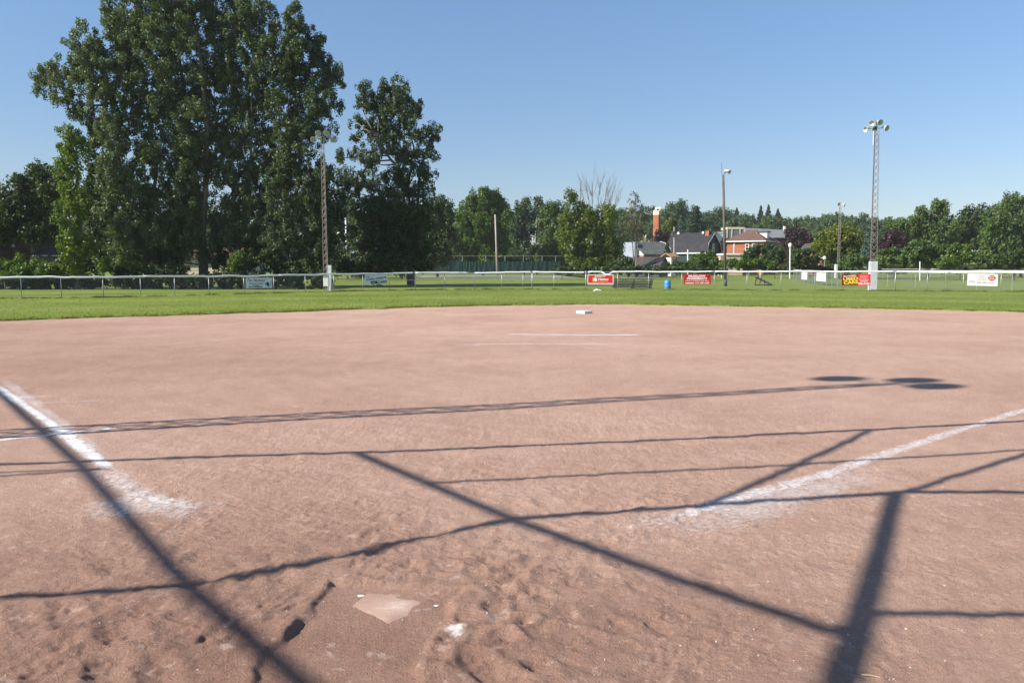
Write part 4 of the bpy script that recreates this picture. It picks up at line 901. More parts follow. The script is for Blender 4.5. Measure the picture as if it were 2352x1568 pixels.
# ------------------------------------------------------------------ buildings
def window(parent, o, e1, e2, n, w_, h_, frame='white', glass='glass'):
    """o: lower left corner on the wall; e1 along, e2 up, n outward"""
    f = MB(); k_ = min(w_, h_) * .16; o = Vector(o) + n * .01
    f.obox(o, e1 * w_, n * .06, e2 * k_); f.obox(o + e2 * (h_ - k_), e1 * w_, n * .06, e2 * k_)
    f.obox(o + e2 * k_, e1 * k_, n * .06, e2 * (h_ - 2 * k_)); f.obox(o + e1 * (w_ - k_) + e2 * k_, e1 * k_, n * .06, e2 * (h_ - 2 * k_))
    f.obox(o + e1 * k_ + e2 * (h_ * .48), e1 * (w_ - 2 * k_), n * .05, e2 * (k_ * .6))
    wi = f.build('window', M[frame], parent)
    g = MB(); g.obox(o + e1 * k_ + e2 * k_, e1 * (w_ - 2 * k_), n * .02, e2 * (h_ - 2 * k_)); g.build('pane', M[glass], wi); return wi
UP = Vector((0, 0, 1))
def basis(theta): return Vector((-math.cos(theta), math.sin(theta), 0)), Vector((math.sin(theta), math.cos(theta), 0))   # left wall, right wall directions
# brick house with hipped roof
Yd = 165; th = R(35); a_, b_ = basis(th); c = at(1752.4, 620, Yd); c.z = 0; sx = Yd / F
ze = at(1752, 555, Yd).z; zr = at(1747, 525.5, Yd).z; L1 = 71 * sx / math.cos(th); L2 = 51 * sx / math.sin(th)
na, nb = -b_, -a_      # outward normals of left and right walls
t = thing('brick_house', 'orange brick house with brown hipped roof and white dormer', 'house', tuple(c))
m_ = MB(); m_.obox(c, a_ * L1, b_ * L2, UP * ze); m_.build('wall', M['brick'], t)
ov = .55; e = c - a_ * ov - b_ * ov; LA, LB = L1 + 2 * ov, L2 + 2 * ov
c00, c10, c11, c01 = e, e + a_ * LA, e + a_ * LA + b_ * LB, e + b_ * LB
r0 = e + a_ * (LA * .40) + b_ * (LB * .5); r1 = e + a_ * (LA * .60) + b_ * (LB * .5); zb = ze + .02; T = UP * zr
m_ = MB(); q = [p + UP * (zb + .22) for p in (c00, c10, c11, c01)] + [r0 + T, r1 + T]
m_.add(q, [(0, 4, 5, 1), (1, 5, 2), (2, 5, 4, 3), (3, 4, 0), (0, 1, 2, 3)]); rf = m_.build('roof', M['brownroof'], t)
m_ = MB(); m_.obox(c00 + UP * zb, a_ * LA, -b_ * -.08, UP * .2); m_.obox(c00 + UP * zb + b_ * .08, b_ * (LB - .08), a_ * .08, UP * .2); m_.build('fascia', M['white'], t)
for px in (1717.5, 1730.5):
    s = (1752.4 - px) * sx / math.cos(th); window(t, c + a_ * s + UP * (ze - 1.75), -a_, UP, na, .72, 1.4)
m_ = MB(); s = (1752.4 - 1695) * sx / math.cos(th); m_.obox(c + a_ * s + na * .02, -a_ * .16, na * .1, UP * (ze - .1)); m_.build('downpipe', M['white'], t)
dz0, dz1 = at(1760, 545.5, Yd).z, at(1760, 531.8, Yd).z
d0 = e + a_ * (LA * .09) + b_ * (LB * .36); m_ = MB(); m_.obox(d0 + UP * (dz0 - .3), a_ * (LA * .25), b_ * 1.7, UP * (dz1 - dz0 + .3)); dm = m_.build('dormer', M['siding'], t)
m_ = MB(); o_ = d0 + UP * (dz1 + .01) - a_ * .35 - b_ * .25; m_.obox(o_ + a_ * .15, a_ * (LA * .27), b_ * 2.2, UP * .16); m_.build('dormer_roof', M['brownroof'], dm)
m_ = MB(); m_.obox(d0 + UP * (dz0 + .25) + b_ * .35 - a_ * .03, b_ * 1.0, a_ * .02, UP * (dz1 - dz0 - .45)); m_.build('dormer_pane', M['glass'], dm)
# gambrel house
Yd = 160; c = at(1616.8, 620, Yd); c.z = 0; sx = Yd / F; a_, b_ = basis(th)
ze, zb_, zr = at(1617, 580, Yd).z, at(1623, 557.5, Yd).z, at(1644, 533.5, Yd).z; LW = 54 * sx / math.sin(th); LR = 76 * sx / math.cos(th)
def gpt(u, z): return c + b_ * (LW * u) + UP * z
prof = [(0, ze), (.12, zb_), (.5, zr), (.88, zb_), (1, ze)]
t = thing('gambrel_house', 'house with charcoal gambrel roof and dark green gable', 'house', tuple(c))
m_ = MB(); m_.poly([gpt(0, 0), gpt(1, 0)] + [gpt(u, z - .05) for u, z in reversed(prof)], a_ * LR); m_.build('wall', M['greenwall'], t)
m_ = MB()
for (u0, z0), (u1, z1) in zip(prof[:-1], prof[1:]):
    k0, k1 = (-.03 if u0 == 0 else 0), (.03 if u1 == 1 else 0)
    m_.obox(gpt(u0 + k0, z0 + .02) - a_ * .45, a_ * (LR + .9), gpt(u1 + k1, z1) - gpt(u0 + k0, z0), UP * .14)
rf = m_.build('roof', M['slate'], t)
m_ = MB(); m_.obox(gpt(-.045, ze - .2) - a_ * .45, a_ * (LR + .9), -b_ * .06, UP * .22); m_.build('fascia', M['white'], t)
m_ = MB()
for (u0, z0), (u1, z1) in zip(prof[:-1], prof[1:]): m_.obox(gpt(u0, z0 - .14) - a_ * .48, -a_ * .05, gpt(u1, z1) - gpt(u0, z0), UP * .2)
m_.build('barge_board', M['panel'], t)
for u in (.13, .51): window(t, gpt(u, at(1630, 577.5, Yd).z), b_, UP, -a_, .95, 1.55, 'panel')
m_ = MB(); m_.obox(gpt(.33, 0) - a_ * .16, b_ * .55, a_ * .15, UP * (zr - 1.2)); m_.build('chimney_breast', M['darkened_brick'], t)
m_ = MB(); m_.obox(gpt(.36, zr - .6) + a_ * .3, b_ * .75, a_ * .7, UP * 1.0); m_.build('chimney', M['brick'], t)
for s in (.14, .80):
    m_ = MB(); o_ = gpt(.42, zr - .12) + a_ * (LR * (1 - s)); m_.obox(o_, a_ * .35, b_ * .3, UP * .42); m_.build('roof_vent', M['white'], rf)
m_ = MB(); m_.obox(gpt(1.02, 0) , b_ * 4.5, a_ * 3, UP * (ze - .5)); m_.build('side_wing', M['oldwood'], t)
# green grey roofed house
Yd = 150; th2 = R(58); a_, b_ = basis(th2); sx = Yd / F; c = at(1478, 620, Yd); c.z = 0
ze, zr = at(1478, 583, Yd).z, at(1465, 555.5, Yd).z; LG = 35 * sx / math.cos(th2); LR = 80 * sx / math.sin(th2)
t = thing('house', 'white gabled house with green grey roof behind the dying tree', 'house', tuple(c))
m_ = MB(); m_.obox(c + a_ * .02, a_ * (LG - .04), b_ * LR, UP * (ze - .25)); m_.build('wall', M['brick'], t)
m_ = MB(); m_.poly([c + UP * (ze - .25), c + a_ * LG + UP * (ze - .25), c + a_ * (LG * .55) + UP * zr], b_ * .25); m_.build('gable', M['siding'], t)
m_ = MB(); r_ = c + a_ * (LG * .55) + UP * zr; e0 = c - a_ * .5 + UP * (ze - .22)
m_.obox(e0 - b_ * .4, b_ * (LR + .8), r_ - e0, UP * .14); e1_ = c + a_ * (LG + .4) + UP * (ze - .22); m_.obox(e1_ - b_ * .4, b_ * (LR + .8), r_ - e1_, UP * .14); m_.build('roof', M['greyroof'], t)
m_ = MB(); o_ = at(1431, 620, Yd + 1.5); o_.z = 0; m_.obox(o_, (1.9, -.9, 0), (1.2, 1.6, 0), UP * at(1431, 556, Yd).z); m_.build('side_block', surf('white siding in painted shade', (.36, .41, .50), .7, .08, 1.5), t)  # white block; its bluish shade is put into the siding colour
m_ = MB(); f0 = at(1519.5, 555.5, Yd + 4); f1 = at(1541, 571.5, Yd + 4); m_.tube([f0 + Vector((-.3, 0, 0)), f0, f0.lerp(f1, .4) + UP * .25, f1], .1, 6); m_.build('gutter', M['white'], t)
# small tan roofed hut
Yd = 140; a_, b_ = basis(R(50)); sx = Yd / F; c = at(1541, 620, Yd); c.z = 0
t = thing('hut', 'small white hut with tan roof below the charcoal roof', 'hut', tuple(c)); ze, zr = at(1541, 591.5, Yd).z, at(1541, 582.5, Yd).z
m_ = MB(); m_.obox(c, a_ * 1.6, b_ * 1.3, UP * ze); m_.build('wall', M['siding'], t)
m_ = MB(); e0 = c - a_ * .3 - b_ * .4 + UP * ze; m_.obox(e0, b_ * 2.4, a_ * 1.2 + UP * (zr - ze), UP * .12); e1_ = c + a_ * 2.1 - b_ * .4 + UP * ze; m_.obox(e1_, b_ * 2.4, -a_ * 1.2 + UP * (zr - ze), UP * .12); m_.build('roof', M['tanroof'], t)
window(t, c + b_ * .25 + UP * (ze - .95), b_, UP, -a_, .7, .8)
m_ = MB(); m_.obox(c - a_ * .06 + b_ * 1.3, a_ * .2, b_ * .2, UP * ze); m_.build('corner_post', M['brick'], t)
# old shed
Yd = 132; sx = Yd / F; a_, b_ = basis(R(28)); c = at(1513, 620, Yd); c.z = 0; ze, zr = at(1513, 611, Yd).z, at(1520, 592, Yd).z
t = thing('old_shed', 'low weathered grey shed with sagging roof in shade', 'shed', tuple(c)); LG = 33 * sx / math.sin(R(28)); LR = 80 * sx / math.cos(R(28))
m_ = MB(); m_.poly([c, c + b_ * LG, c + b_ * LG + UP * ze, c + b_ * (LG * .5) + UP * zr, c + UP * ze], a_ * LR); m_.build('wall', M['oldwood'], t)
m_ = MB(); m_.obox(c - b_ * .5 - a_ * .3 + UP * (ze - .25), a_ * (LR + .6), b_ * (LG * .5 + .5) + UP * (zr - ze + .3), UP * .12); m_.obox(c + b_ * (LG + .5) - a_ * .3 + UP * (ze - .25), a_ * (LR + .6), -b_ * (LG * .5 + .5) + UP * (zr - ze + .3), UP * .12); m_.build('roof', M['oldroof'], t)
m_ = MB(); m_.obox(c + b_ * (LG * .42) - a_ * .02 + UP * (ze + .1), b_ * .9, a_ * .03, UP * .9); m_.build('loft_door', M['darkmetal'], t)
# brick bell tower with slanted cream top
Yd = 190; sx = Yd / F; a_, b_ = basis(R(33)); c = at(1510.7, 620, Yd); c.z = 0; LA, LB = 11 * sx / math.cos(R(33)), 7 * sx / math.sin(R(33))
zt0, zt1 = at(1510, 493.5, Yd).z, at(1510, 477, Yd).z
t = thing('brick_tower', 'slender orange brick tower with slanted cream top', 'tower', tuple(c))
m_ = MB(); m_.obox(c, a_ * LA, b_ * LB, UP * zt0); m_.build('shaft', M['brick'], t)
c1 = c - a_ * .05 - b_ * .05 + UP * (zt0 + .01); LA += .1; LB += .1; hz_ = zt1 - zt0; zl = hz_ * .42
m_ = MB(); k_ = .22
def slp(u, v): return c1 + a_ * (LA * u) + b_ * (LB * v) + UP * (zl + (hz_ - zl) * v)
m_.obox(c1, a_ * LA, b_ * LB, UP * (zl * .95))
m_.poly([c1 + UP * (zl * .95), c1 + b_ * LB + UP * (zl * .95), c1 + b_ * LB + UP * hz_, c1 + UP * zl], a_ * .18)
m_.poly([c1 + a_ * (LA - .18) + UP * (zl * .95), c1 + a_ * (LA - .18) + b_ * LB + UP * (zl * .95), c1 + a_ * (LA - .18) + b_ * LB + UP * hz_, c1 + a_ * (LA - .18) + UP * zl], a_ * .18)
m_.obox(slp(0, .86), a_ * LA, slp(0, 1) - slp(0, .86), UP * .16); m_.obox(slp(0, 0), a_ * LA, slp(0, .12) - slp(0, 0), UP * .16)
m_.obox(slp(.42, .1), a_ * .16, slp(.75, .9) - slp(.42, .1), UP * .14); m_.build('cap', M['cream'], t)
m_ = MB(); m_.obox(c1 + a_ * .2 + b_ * (LB - .15) + UP * (zl * .95), a_ * (LA - .4), b_ * .1, UP * (hz_ - zl - .2)); m_.build('bell_opening', M['darkmetal'], t)
# church hall with pointed cream wall
Yd = 182; t = thing('church_hall', 'pale pointed wall and dark flat roof left of the brick tower', 'building', (at(1484, 620, Yd).x, Yd, 0))
m_ = MB(); m_.poly([at(1470, 557, Yd), at(1484, 557, Yd), at(1484.5, 538.5, Yd)], (.0, .4, 0)); m_.build('pointed_wall', M['cream'], t)
m_ = MB(); q = at(1484.5, 541, Yd); m_.box(q.x, at(1501, 541, Yd).x, Yd + .5, Yd + 6, q.z - .4, q.z); m_.build('roof', M['slate'], t)
m_ = MB(); m_.box(at(1468, 600, Yd).x, at(1500, 600, Yd).x, Yd + .6, Yd + 6, 0, at(1484, 557, Yd).z); m_.build('wall', M['beige'], t)
# glazed pavilion
Yd = 185; sx = Yd / F; t = thing('glass_pavilion', 'modern flat roofed building with cream framed glass front', 'building', (at(1690, 620, Yd).x, Yd, 0))
x0, x1 = at(1668, 600, Yd).x, at(1708.5, 600, Yd).x; z0, z1 = at(1690, 560, Yd).z, at(1690, 521.5, Yd).z
m_ = MB(); m_.box(x0 + .05, x1 - .05, Yd + .3, Yd + 5, 0, z1 - .35); m_.build('wall', M['oldwood'], t)
m_ = MB(); m_.box(x0 + .2, x1 - .2, Yd + .1, Yd + .28, z0, z1 - .5); m_.build('glass_front', glass_mat('pavilion glass', (.12, .15, .15)), t)
m_ = MB(); m_.box(x0, x1, Yd, Yd + 5.2, z1 - .45, z1)
for s in (0, .26, .72, .96): m_.box(x0 + (x1 - x0) * s, x0 + (x1 - x0) * s + .2, Yd - .02, Yd + .08, z0, z1 - .46)
m_.build('frame', M['cream'], t)
m_ = MB(); x2 = at(1646, 600, Yd).x; zz = at(1650, 533, Yd).z; m_.box(x2, x0 - .05, Yd + .5, Yd + 4, 0, zz - .25); m_.build('side_wing', M['panel'], t)
m_ = MB(); m_.box(x2 - .1, x0 - .05, Yd + .4, Yd + 4.1, zz - .24, zz + .05); m_.build('wing_fascia', M['cream'], t)
# grey blue roof behind
Yd = 200; t = thing('house', 'long blue grey roof with white chimney behind the brick house', 'house', (at(1760, 620, Yd).x, Yd, 0))
e0, e1_, r0, r1 = at(1712, 546, Yd), at(1832, 546, Yd), at(1712, 523.5, Yd + 5), at(1806, 528, Yd + 5)
m_ = MB(); m_.add([e0, e1_, r1, r0, e0 + Vector((0, 10, 0)), e1_ + Vector((0, 10, 0))], [(0, 1, 2, 3), (3, 2, 5, 4), (0, 3, 4), (1, 5, 2)]); m_.build('roof', M['blueroof'], t)
m_ = MB(); m_.box(e0.x + .5, e1_.x - .5, Yd + .5, Yd + 9, 0, e0.z - .02); m_.build('wall', M['darkened_brick'], t)
m_ = MB(); q = at(1802, 527, Yd + 5); m_.box(q.x - .25, q.x + .2, Yd + 4.8, Yd + 5.4, q.z - 1, at(1802, 519.5, Yd + 5).z); m_.build('chimney', M['white'], t)
# beige annex
Yd = 146; t = thing('annex', 'low beige flat roofed annex with white fascia behind the hedge', 'building', (at(1690, 620, Yd).x, Yd, 0))
x0, x1 = at(1668, 600, Yd).x, at(1706, 600, Yd).x; z1 = at(1690, 585.5, Yd).z; m_ = MB(); m_.box(x0, x1, Yd, Yd + 6, 0, z1); w_ = m_.build('wall', M['beige'], t)
m_ = MB(); m_.box(x0 - .2, x1 + .2, Yd - .2, Yd + 6.2, z1 + .01, z1 + .28); m_.build('fascia', M['white'], t)
window(t, Vector((x0 + .5, Yd, z1 - 1.25)), Vector((1, 0, 0)), UP, Vector((0, -1, 0)), 1.0, .7)
# little brick house by the golden tree
Yd = 140; t = thing('brick_house', 'small orange brick house with white porch glimpsed between bushes', 'house', (at(1882, 620, Yd).x, Yd, 0))
x0, x1 = at(1866, 600, Yd).x, at(1890, 600, Yd).x; z1 = at(1880, 574, Yd).z; m_ = MB(); m_.box(x0, x1, Yd, Yd + 6, 0, z1); m_.build('wall', M['brick'], t)
m_ = MB(); m_.poly([(x0 - .3, Yd - .3, z1 + .01), (x1 + .3, Yd - .3, z1 + .01), ((x0 + x1) / 2, Yd - .3, z1 + 1.2)], (0, 6.6, 0)); m_.build('roof', M['oldroof'], t)
m_ = MB(); m_.box(x0 + .4, x1 + .2, Yd - 1.2, Yd - .02, z1 - 1.25, z1 - 1.05); m_.box(x0 + .6, x0 + .75, Yd - 1.1, Yd - .95, 0, z1 - 1.26); m_.build('porch', M['white'], t)
# houses on the left behind the trees
Yd = 84; sx = Yd / F; t = thing('brick_house', 'darkened brick house in deep shade at the left edge', 'house', (at(20, 620, Yd).x, Yd, 0))
x0, x1 = at(-60, 600, Yd).x, at(63, 600, Yd).x; z1 = at(20, 541, Yd).z; m_ = MB(); m_.box(x0, x1, Yd, Yd + 8, 0, z1); m_.build('wall', M['darkened_brick'], t)
m_ = MB(); zr = at(20, 512, Yd).z; m_.poly([(x0 - .4, Yd - .4, z1 + .01), (x1 + .4, Yd - .4, z1 + .01), ((x0 + x1) / 2 + .6, Yd - .4, zr)], (0, 8.8, 0)); m_.build('roof', M['oldroof'], t)
window(t, Vector((at(26, 568, Yd).x, Yd, at(26, 568.6, Yd).z)), Vector((1, 0, 0)), UP, Vector((0, -1, 0)), 11 * sx, 22 * sx, 'oldwood')  # dark frame colour stands for the shade on this house
m_ = MB(); q0, q1 = at(-4, 570, Yd), at(26, 582, Yd); m_.obox((q0.x, Yd - 2, q0.z), (q1.x - q0.x, 0, q1.z - q0.z), (0, 2, 0), (0, 0, .15)); m_.build('porch_roof', M['oldroof'], t)
Yd = 78; t = thing('garage', 'low garage with plain grey roof behind the left bushes', 'garage', (at(92, 620, Yd).x, Yd, 0))
x0, x1 = at(64, 600, Yd).x, at(121, 600, Yd).x; e0 = at(92, 588, Yd).z; r0 = at(92, 567, Yd + 3).z; m_ = MB()
m_.add([(x0, Yd, e0), (x1 + .6, Yd, e0), (x1, Yd + 3, r0), (x0, Yd + 3, r0), (x1 + .6, Yd + 6, e0), (x0, Yd + 6, e0)], [(0, 1, 2, 3), (3, 2, 4, 5), (1, 4, 2), (0, 3, 5)]); m_.build('roof', surf('grey metal roof', (.075, .068, .062), .8), t)
m_ = MB(); m_.box(x0 + .2, x1, Yd + .3, Yd + 5.7, 0, e0 - .02); m_.build('wall', M['oldwood'], t)
Yd = 88; t = thing('bungalow', 'cream bungalow with reddish roof half hidden behind the poplar trunks', 'house', (at(465, 620, Yd).x, Yd, 0))
x0, x1 = at(380, 600, Yd).x, at(565, 600, Yd).x; z1 = at(465, 592, Yd).z; m_ = MB(); m_.box(x0, x1, Yd, Yd + 7, 0, z1); m_.build('wall', M['cream'], t)
zr = at(465, 568, Yd + 3.5).z; m_ = MB(); m_.add([(x0 - .5, Yd - .5, z1 + .01), (x1 + .5, Yd - .5, z1 + .01), (x1 - .5, Yd + 3.5, zr), (x0 + .5, Yd + 3.5, zr), (x1 + .5, Yd + 7.5, z1 + .01), (x0 - .5, Yd + 7.5, z1 + .01)], [(0, 1, 2, 3), (3, 2, 4, 5), (1, 4, 2), (0, 3, 5)]); m_.build('roof', M['brownroof'], t)
window(t, Vector((at(446, 611, Yd).x, Yd, at(446, 612, Yd).z)), Vector((1, 0, 0)), UP, Vector((0, -1, 0)), 21 * Yd / F, 15 * Yd / F)
Yd = 118; t = thing('house', 'grey roof of a house glimpsed right of the white street lamp', 'house', (at(830, 620, Yd).x, Yd, 0))
x0, x1 = at(800, 600, Yd).x, at(868, 600, Yd).x; z1 = at(830, 582, Yd).z; m_ = MB(); m_.box(x0 + .3, x1 - .3, Yd, Yd + 7, 0, z1); m_.build('wall', M['oldwood'], t)
zr = at(830, 563, Yd + 3.5).z; m_ = MB(); m_.add([(x0 - .5, Yd - .5, z1 + .01), (x1 + .5, Yd - .5, z1 + .01), (x1 - 1, Yd + 3.5, zr), (x0 + 1, Yd + 3.5, zr), (x1 + .5, Yd + 7.5, z1 + .01), (x0 - .5, Yd + 7.5, z1 + .01)], [(0, 1, 2, 3), (3, 2, 4, 5), (1, 4, 2), (0, 3, 5)]); m_.build('roof', M['blueroof'], t)

# ------------------------------------------------------------------ trees
def leaves(rng, cen, rad, npc, size, up=.35):
    """quads in clumps: cen (n,3), rad (n,3), npc leaves per clump"""
    n = len(cen); idx = np.repeat(np.arange(n), npc); m = len(idx)
    d = rng.normal(0, 1, (m, 3)); d /= np.linalg.norm(d, axis=1)[:, None]; rr = rng.uniform(0, 1, m) ** .45
    pos = cen[idx] + d * rr[:, None] * rad[idx]
    nr = .75 * d + rng.normal(0, .62, (m, 3)) + np.array([0, 0, up]); nr /= np.linalg.norm(nr, axis=1)[:, None]
    tg = np.cross(nr, rng.normal(0, 1, (m, 3))); tg /= np.linalg.norm(tg, axis=1)[:, None] + 1e-9; bt = np.cross(nr, tg)
    s = size * rng.uniform(.65, 1.3, m)[:, None]
    v = np.stack([pos - tg * s * .55, pos - bt * s * .36, pos + tg * s * .55, pos + bt * s * .36], 1).reshape(-1, 3)
    return v, np.arange(m * 4).reshape(-1, 4)
def tree(name, label, Yd, base, lobes, leaf, size, rc, npc, trunks=None, bark='bark', tr=.25, cat='tree', group=None, seed=1, dens=1.0, vstretch=1.25, inner=.35, depth=1.0, fill=1.0, front=0):
    """lobes: outline sampled as (px, py, half width px, half height px[, depth offset m]) at distance Yd"""
    rng = np.random.default_rng(seed); sx = Yd / F; gz = float(hill_h(0, Yd)); bp = at(base, 620, Yd)
    t = thing(name, label, cat, (bp.x, Yd, gz), group); cen = []; limb = MB(); rr = random.Random(seed)
    stems = trunks or [[(base, 630), (base, min(l[1] for l in lobes) + 25)]]
    sp = []
    for st in stems:
        pts = [at(x, y, Yd) for x, y in st]; pts[0].z = gz - .2
        dyo = rr.uniform(-.4, .4); fine = []
        for i in range(len(pts) - 1):
            for k_ in range(5): fine.append(pts[i].lerp(pts[i + 1], k_ / 5) + Vector((rr.uniform(-.05, .05), dyo * (i + k_ / 5), 0)))
        fine.append(pts[-1] + Vector((0, dyo * len(pts), 0))); nf = len(fine)
        limb.tube(fine, [max(.03, tr * (1 - .82 * i / (nf - 1))) for i in range(nf)], 8); sp += fine
    if front:
        for st in stems:
            for (x0_, y0_), (x1_, y1_) in zip(st[:-1], st[1:]):
                nn = max(1, int(math.hypot(x1_ - x0_, y1_ - y0_) / 55))
                for k_ in range(nn):
                    yy = y0_ + (y1_ - y0_) * (k_ + .5) / nn
                    if yy < 575: lobes = lobes + [(x0_ + (x1_ - x0_) * (k_ + .5) / nn + rr.uniform(-14, 14), yy, rr.uniform(20, 30), rr.uniform(24, 34), -front * rr.uniform(.7, 1.3))]
    if Yd > 100: dens *= 1.4
    for l in lobes:
        c = at(l[0], l[1], Yd); rx, rz = l[2] * sx, l[3] * sx; ry = (rx + rz) / 2 * 1.05 * depth
        c.y += l[4] if len(l) > 4 else rr.uniform(-.5, .5) * ry
        cl = c.copy(); cl.z -= rz * .3
        s0 = min(sp, key=lambda q: (q - cl).length + max(0, (q.z - cl.z) * 2.5) )
        mid = s0.lerp(c, .5) + Vector((0, 0, -.06 * (c - s0).length)); w0 = min(tr * .42, .04 + .016 * (c - s0).length)
        limb.tube([s0, mid, c], [w0, w0 * .65, w0 * .3], 5)
        area = rx * rz + .5 * (rx + rz) * ry; r1 = rc * .74
        nc = max(6, int(dens * 1.5 * fill * area / (r1 * r1)))
        d = rng.normal(0, 1, (nc, 3)); d /= np.linalg.norm(d, axis=1)[:, None]; u = inner * .5 + (1.04 - inner * .5) * rng.uniform(0, 1, nc) ** .5
        P_ = np.array(c)[None, :] + d * u[:, None] * np.array([rx, ry, rz])[None, :] * 1.06
        P_ = P_[P_[:, 2] > gz + .12]; cen.append(P_)
        for q in P_[:4]: limb.tube([c, (Vector(q) + c) / 2 + Vector((0, 0, -.1)), Vector(q)], [w0 * .4, w0 * .28, w0 * .12], 4)
    cen = np.concatenate(cen); rad = np.stack([rc * .74 * rng.uniform(.6, 1.25, len(cen)) for _ in range(3)], 1); rad[:, 2] *= vstretch
    v, f = leaves(rng, cen, rad, int(npc * 1.35), size * 1.0); v[:, 2] = np.maximum(v[:, 2], gz + .02)
    limb.build('trunk', M[bark], t, smooth=True); np_obj('crown', v, f, M[leaf], t); return t
def spruce(name, label, Yd, px, ytop, ybase, wpx, leaf, seed=1, group=None, lean=0, npc=26):
    rng = np.random.default_rng(seed); sx = Yd / F; gz = float(hill_h(0, Yd)); bp = at(px, 620, Yd); top = at(px, ytop, Yd); h = top.z - gz; z0 = max(.4, at(px, ybase, Yd).z - gz) if ybase < 612 else .5
    t = thing(name, label, 'tree', (bp.x, Yd, gz), group); W_ = wpx / 2 * sx; cen = []; rad = []; limb = MB()
    limb.tube([(bp.x, Yd, gz - .2), (bp.x, Yd, gz + h)], [.2, .02], 6)
    nt_ = int(9 + h / .7)
    for i in range(nt_):
        s = i / (nt_ - 1); z = z0 + (h - z0) * s; w_ = W_ * (1 - s) ** .85 + .06; nb = max(3, int(7 + w_ * 3))
        for k_ in range(nb):
            a = rng.uniform(0, 6.28); l = w_ * rng.uniform(.45, 1.2)
            for q in (.45, .75, 1.0): cen.append((bp.x + math.cos(a) * l * q, Yd + math.sin(a) * l * q, gz + z - .22 * l * q)); rad.append((.16 + .13 * l, .16 + .13 * l, .14 + .05 * l))
    v, f = leaves(rng, np.array(cen), np.array(rad), npc, .13 + sx * 1.1, .2); limb.build('trunk', M['bark'], t); np_obj('crown', v, f, M[leaf], t); return t

PG = 'big poplars behind the left fence'
tree('poplar', 'leaning left poplar of the big grove, with boughs spreading far left', 62, 330,
     [(112, 168, 36, 26), (95, 205, 18, 20), (165, 180, 40, 40), (150, 230, 34, 24), (200, 110, 40, 48), (180, 262, 28, 22), (235, 170, 50, 60), (215, 300, 34, 34), (265, 90, 36, 60), (270, 250, 55, 60), (290, 340, 60, 60), (270, 410, 50, 50),
      (310, 440, 60, 55), (280, 500, 55, 50), (330, 540, 60, 50), (300, 590, 45, 35), (370, 480, 50, 60), (225, 470, 40, 45)], 'leaf_poplar', .15, .47, 62,
     [[(334, 630), (320, 560), (300, 470), (275, 330), (235, 190), (195, 110)], [(318, 555), (352, 420), (360, 320)]], tr=.22, group=PG, seed=3, front=1.5, vstretch=1.3, dens=.9)
tree('poplar', 'tallest middle poplar of the big grove, its top out of the picture', 63.5, 470,
     [(262, 25, 26, 46), (330, 20, 50, 70), (300, 110, 48, 60), (385, -25, 60, 60), (355, 90, 55, 75), (425, 40, 55, 75), (340, 190, 58, 70), (410, 150, 60, 80), (380, 270, 60, 75), (450, -30, 50, 60), (440, 250, 50, 70), (390, 360, 60, 65), (440, 350, 48, 60),
      (400, 440, 55, 55), (450, 470, 45, 55), (400, 540, 52, 48), (470, 560, 40, 45), (385, 590, 40, 25)], 'leaf_poplar', .15, .47, 62,
     [[(472, 630), (462, 520), (445, 380), (420, 200), (395, 60), (385, -40)], [(455, 450), (480, 300), (470, 150), (450, 20)]], tr=.26, group=PG, seed=5, front=1.8, vstretch=1.3, dens=.85)
tree('poplar', 'slim upright poplar just right of the tallest in the big grove', 64, 545,
     [(500, 45, 34, 55), (545, 20, 32, 55), (590, 45, 34, 60), (620, 60, 26, 45), (520, 130, 40, 60), (580, 140, 42, 60), (545, 210, 42, 55), (600, 220, 34, 45), (520, 290, 34, 45), (575, 300, 38, 40), (545, 380, 40, 40), (600, 400, 48, 34), (590, 450, 45, 38), (540, 470, 36, 45), (610, 500, 40, 40), (560, 540, 40, 40), (490, 200, 34, 60), (485, 330, 34, 50), (500, 400, 34, 44), (620, 330, 34, 40), (625, 450, 36, 40), (500, 530, 34, 40), (610, 570, 36, 34)],
     'leaf_poplar', .15, .45, 58, [[(548, 630), (545, 520), (538, 380), (535, 220), (550, 40)], [(560, 630), (575, 480), (585, 300), (592, 90)]], tr=.17, bark='palebark', group=PG, seed=7, front=1.0, vstretch=1.3, dens=.82)
tree('poplar', 'right hand poplar of the big grove, behind the left light tower', 62.5, 655,
     [(690, 50, 24, 34), (660, 70, 22, 40), (725, 100, 24, 40), (690, 125, 42, 55), (735, 160, 32, 36), (775, 170, 20, 24), (765, 205, 28, 22), (700, 205, 46, 48), (650, 180, 28, 60), (755, 245, 34, 24), (700, 275, 46, 36), (650, 290, 34, 45), (745, 300, 32, 22), (690, 345, 48, 36), (640, 400, 50, 36), (700, 420, 46, 40), (660, 470, 50, 45), (720, 490, 40, 45), (650, 545, 50, 40), (710, 570, 42, 40), (625, 130, 26, 50), (620, 240, 24, 44), (665, 130, 30, 50), (615, 350, 30, 44), (740, 400, 30, 36), (735, 440, 30, 36)],
     'leaf_poplar_dark', .15, .45, 60, [[(660, 630), (655, 520), (652, 400), (660, 270), (688, 90)], [(655, 420), (690, 320), (740, 220)]], tr=.20, bark='palebark', group=PG, seed=9, front=1.0, vstretch=1.3, dens=.82)
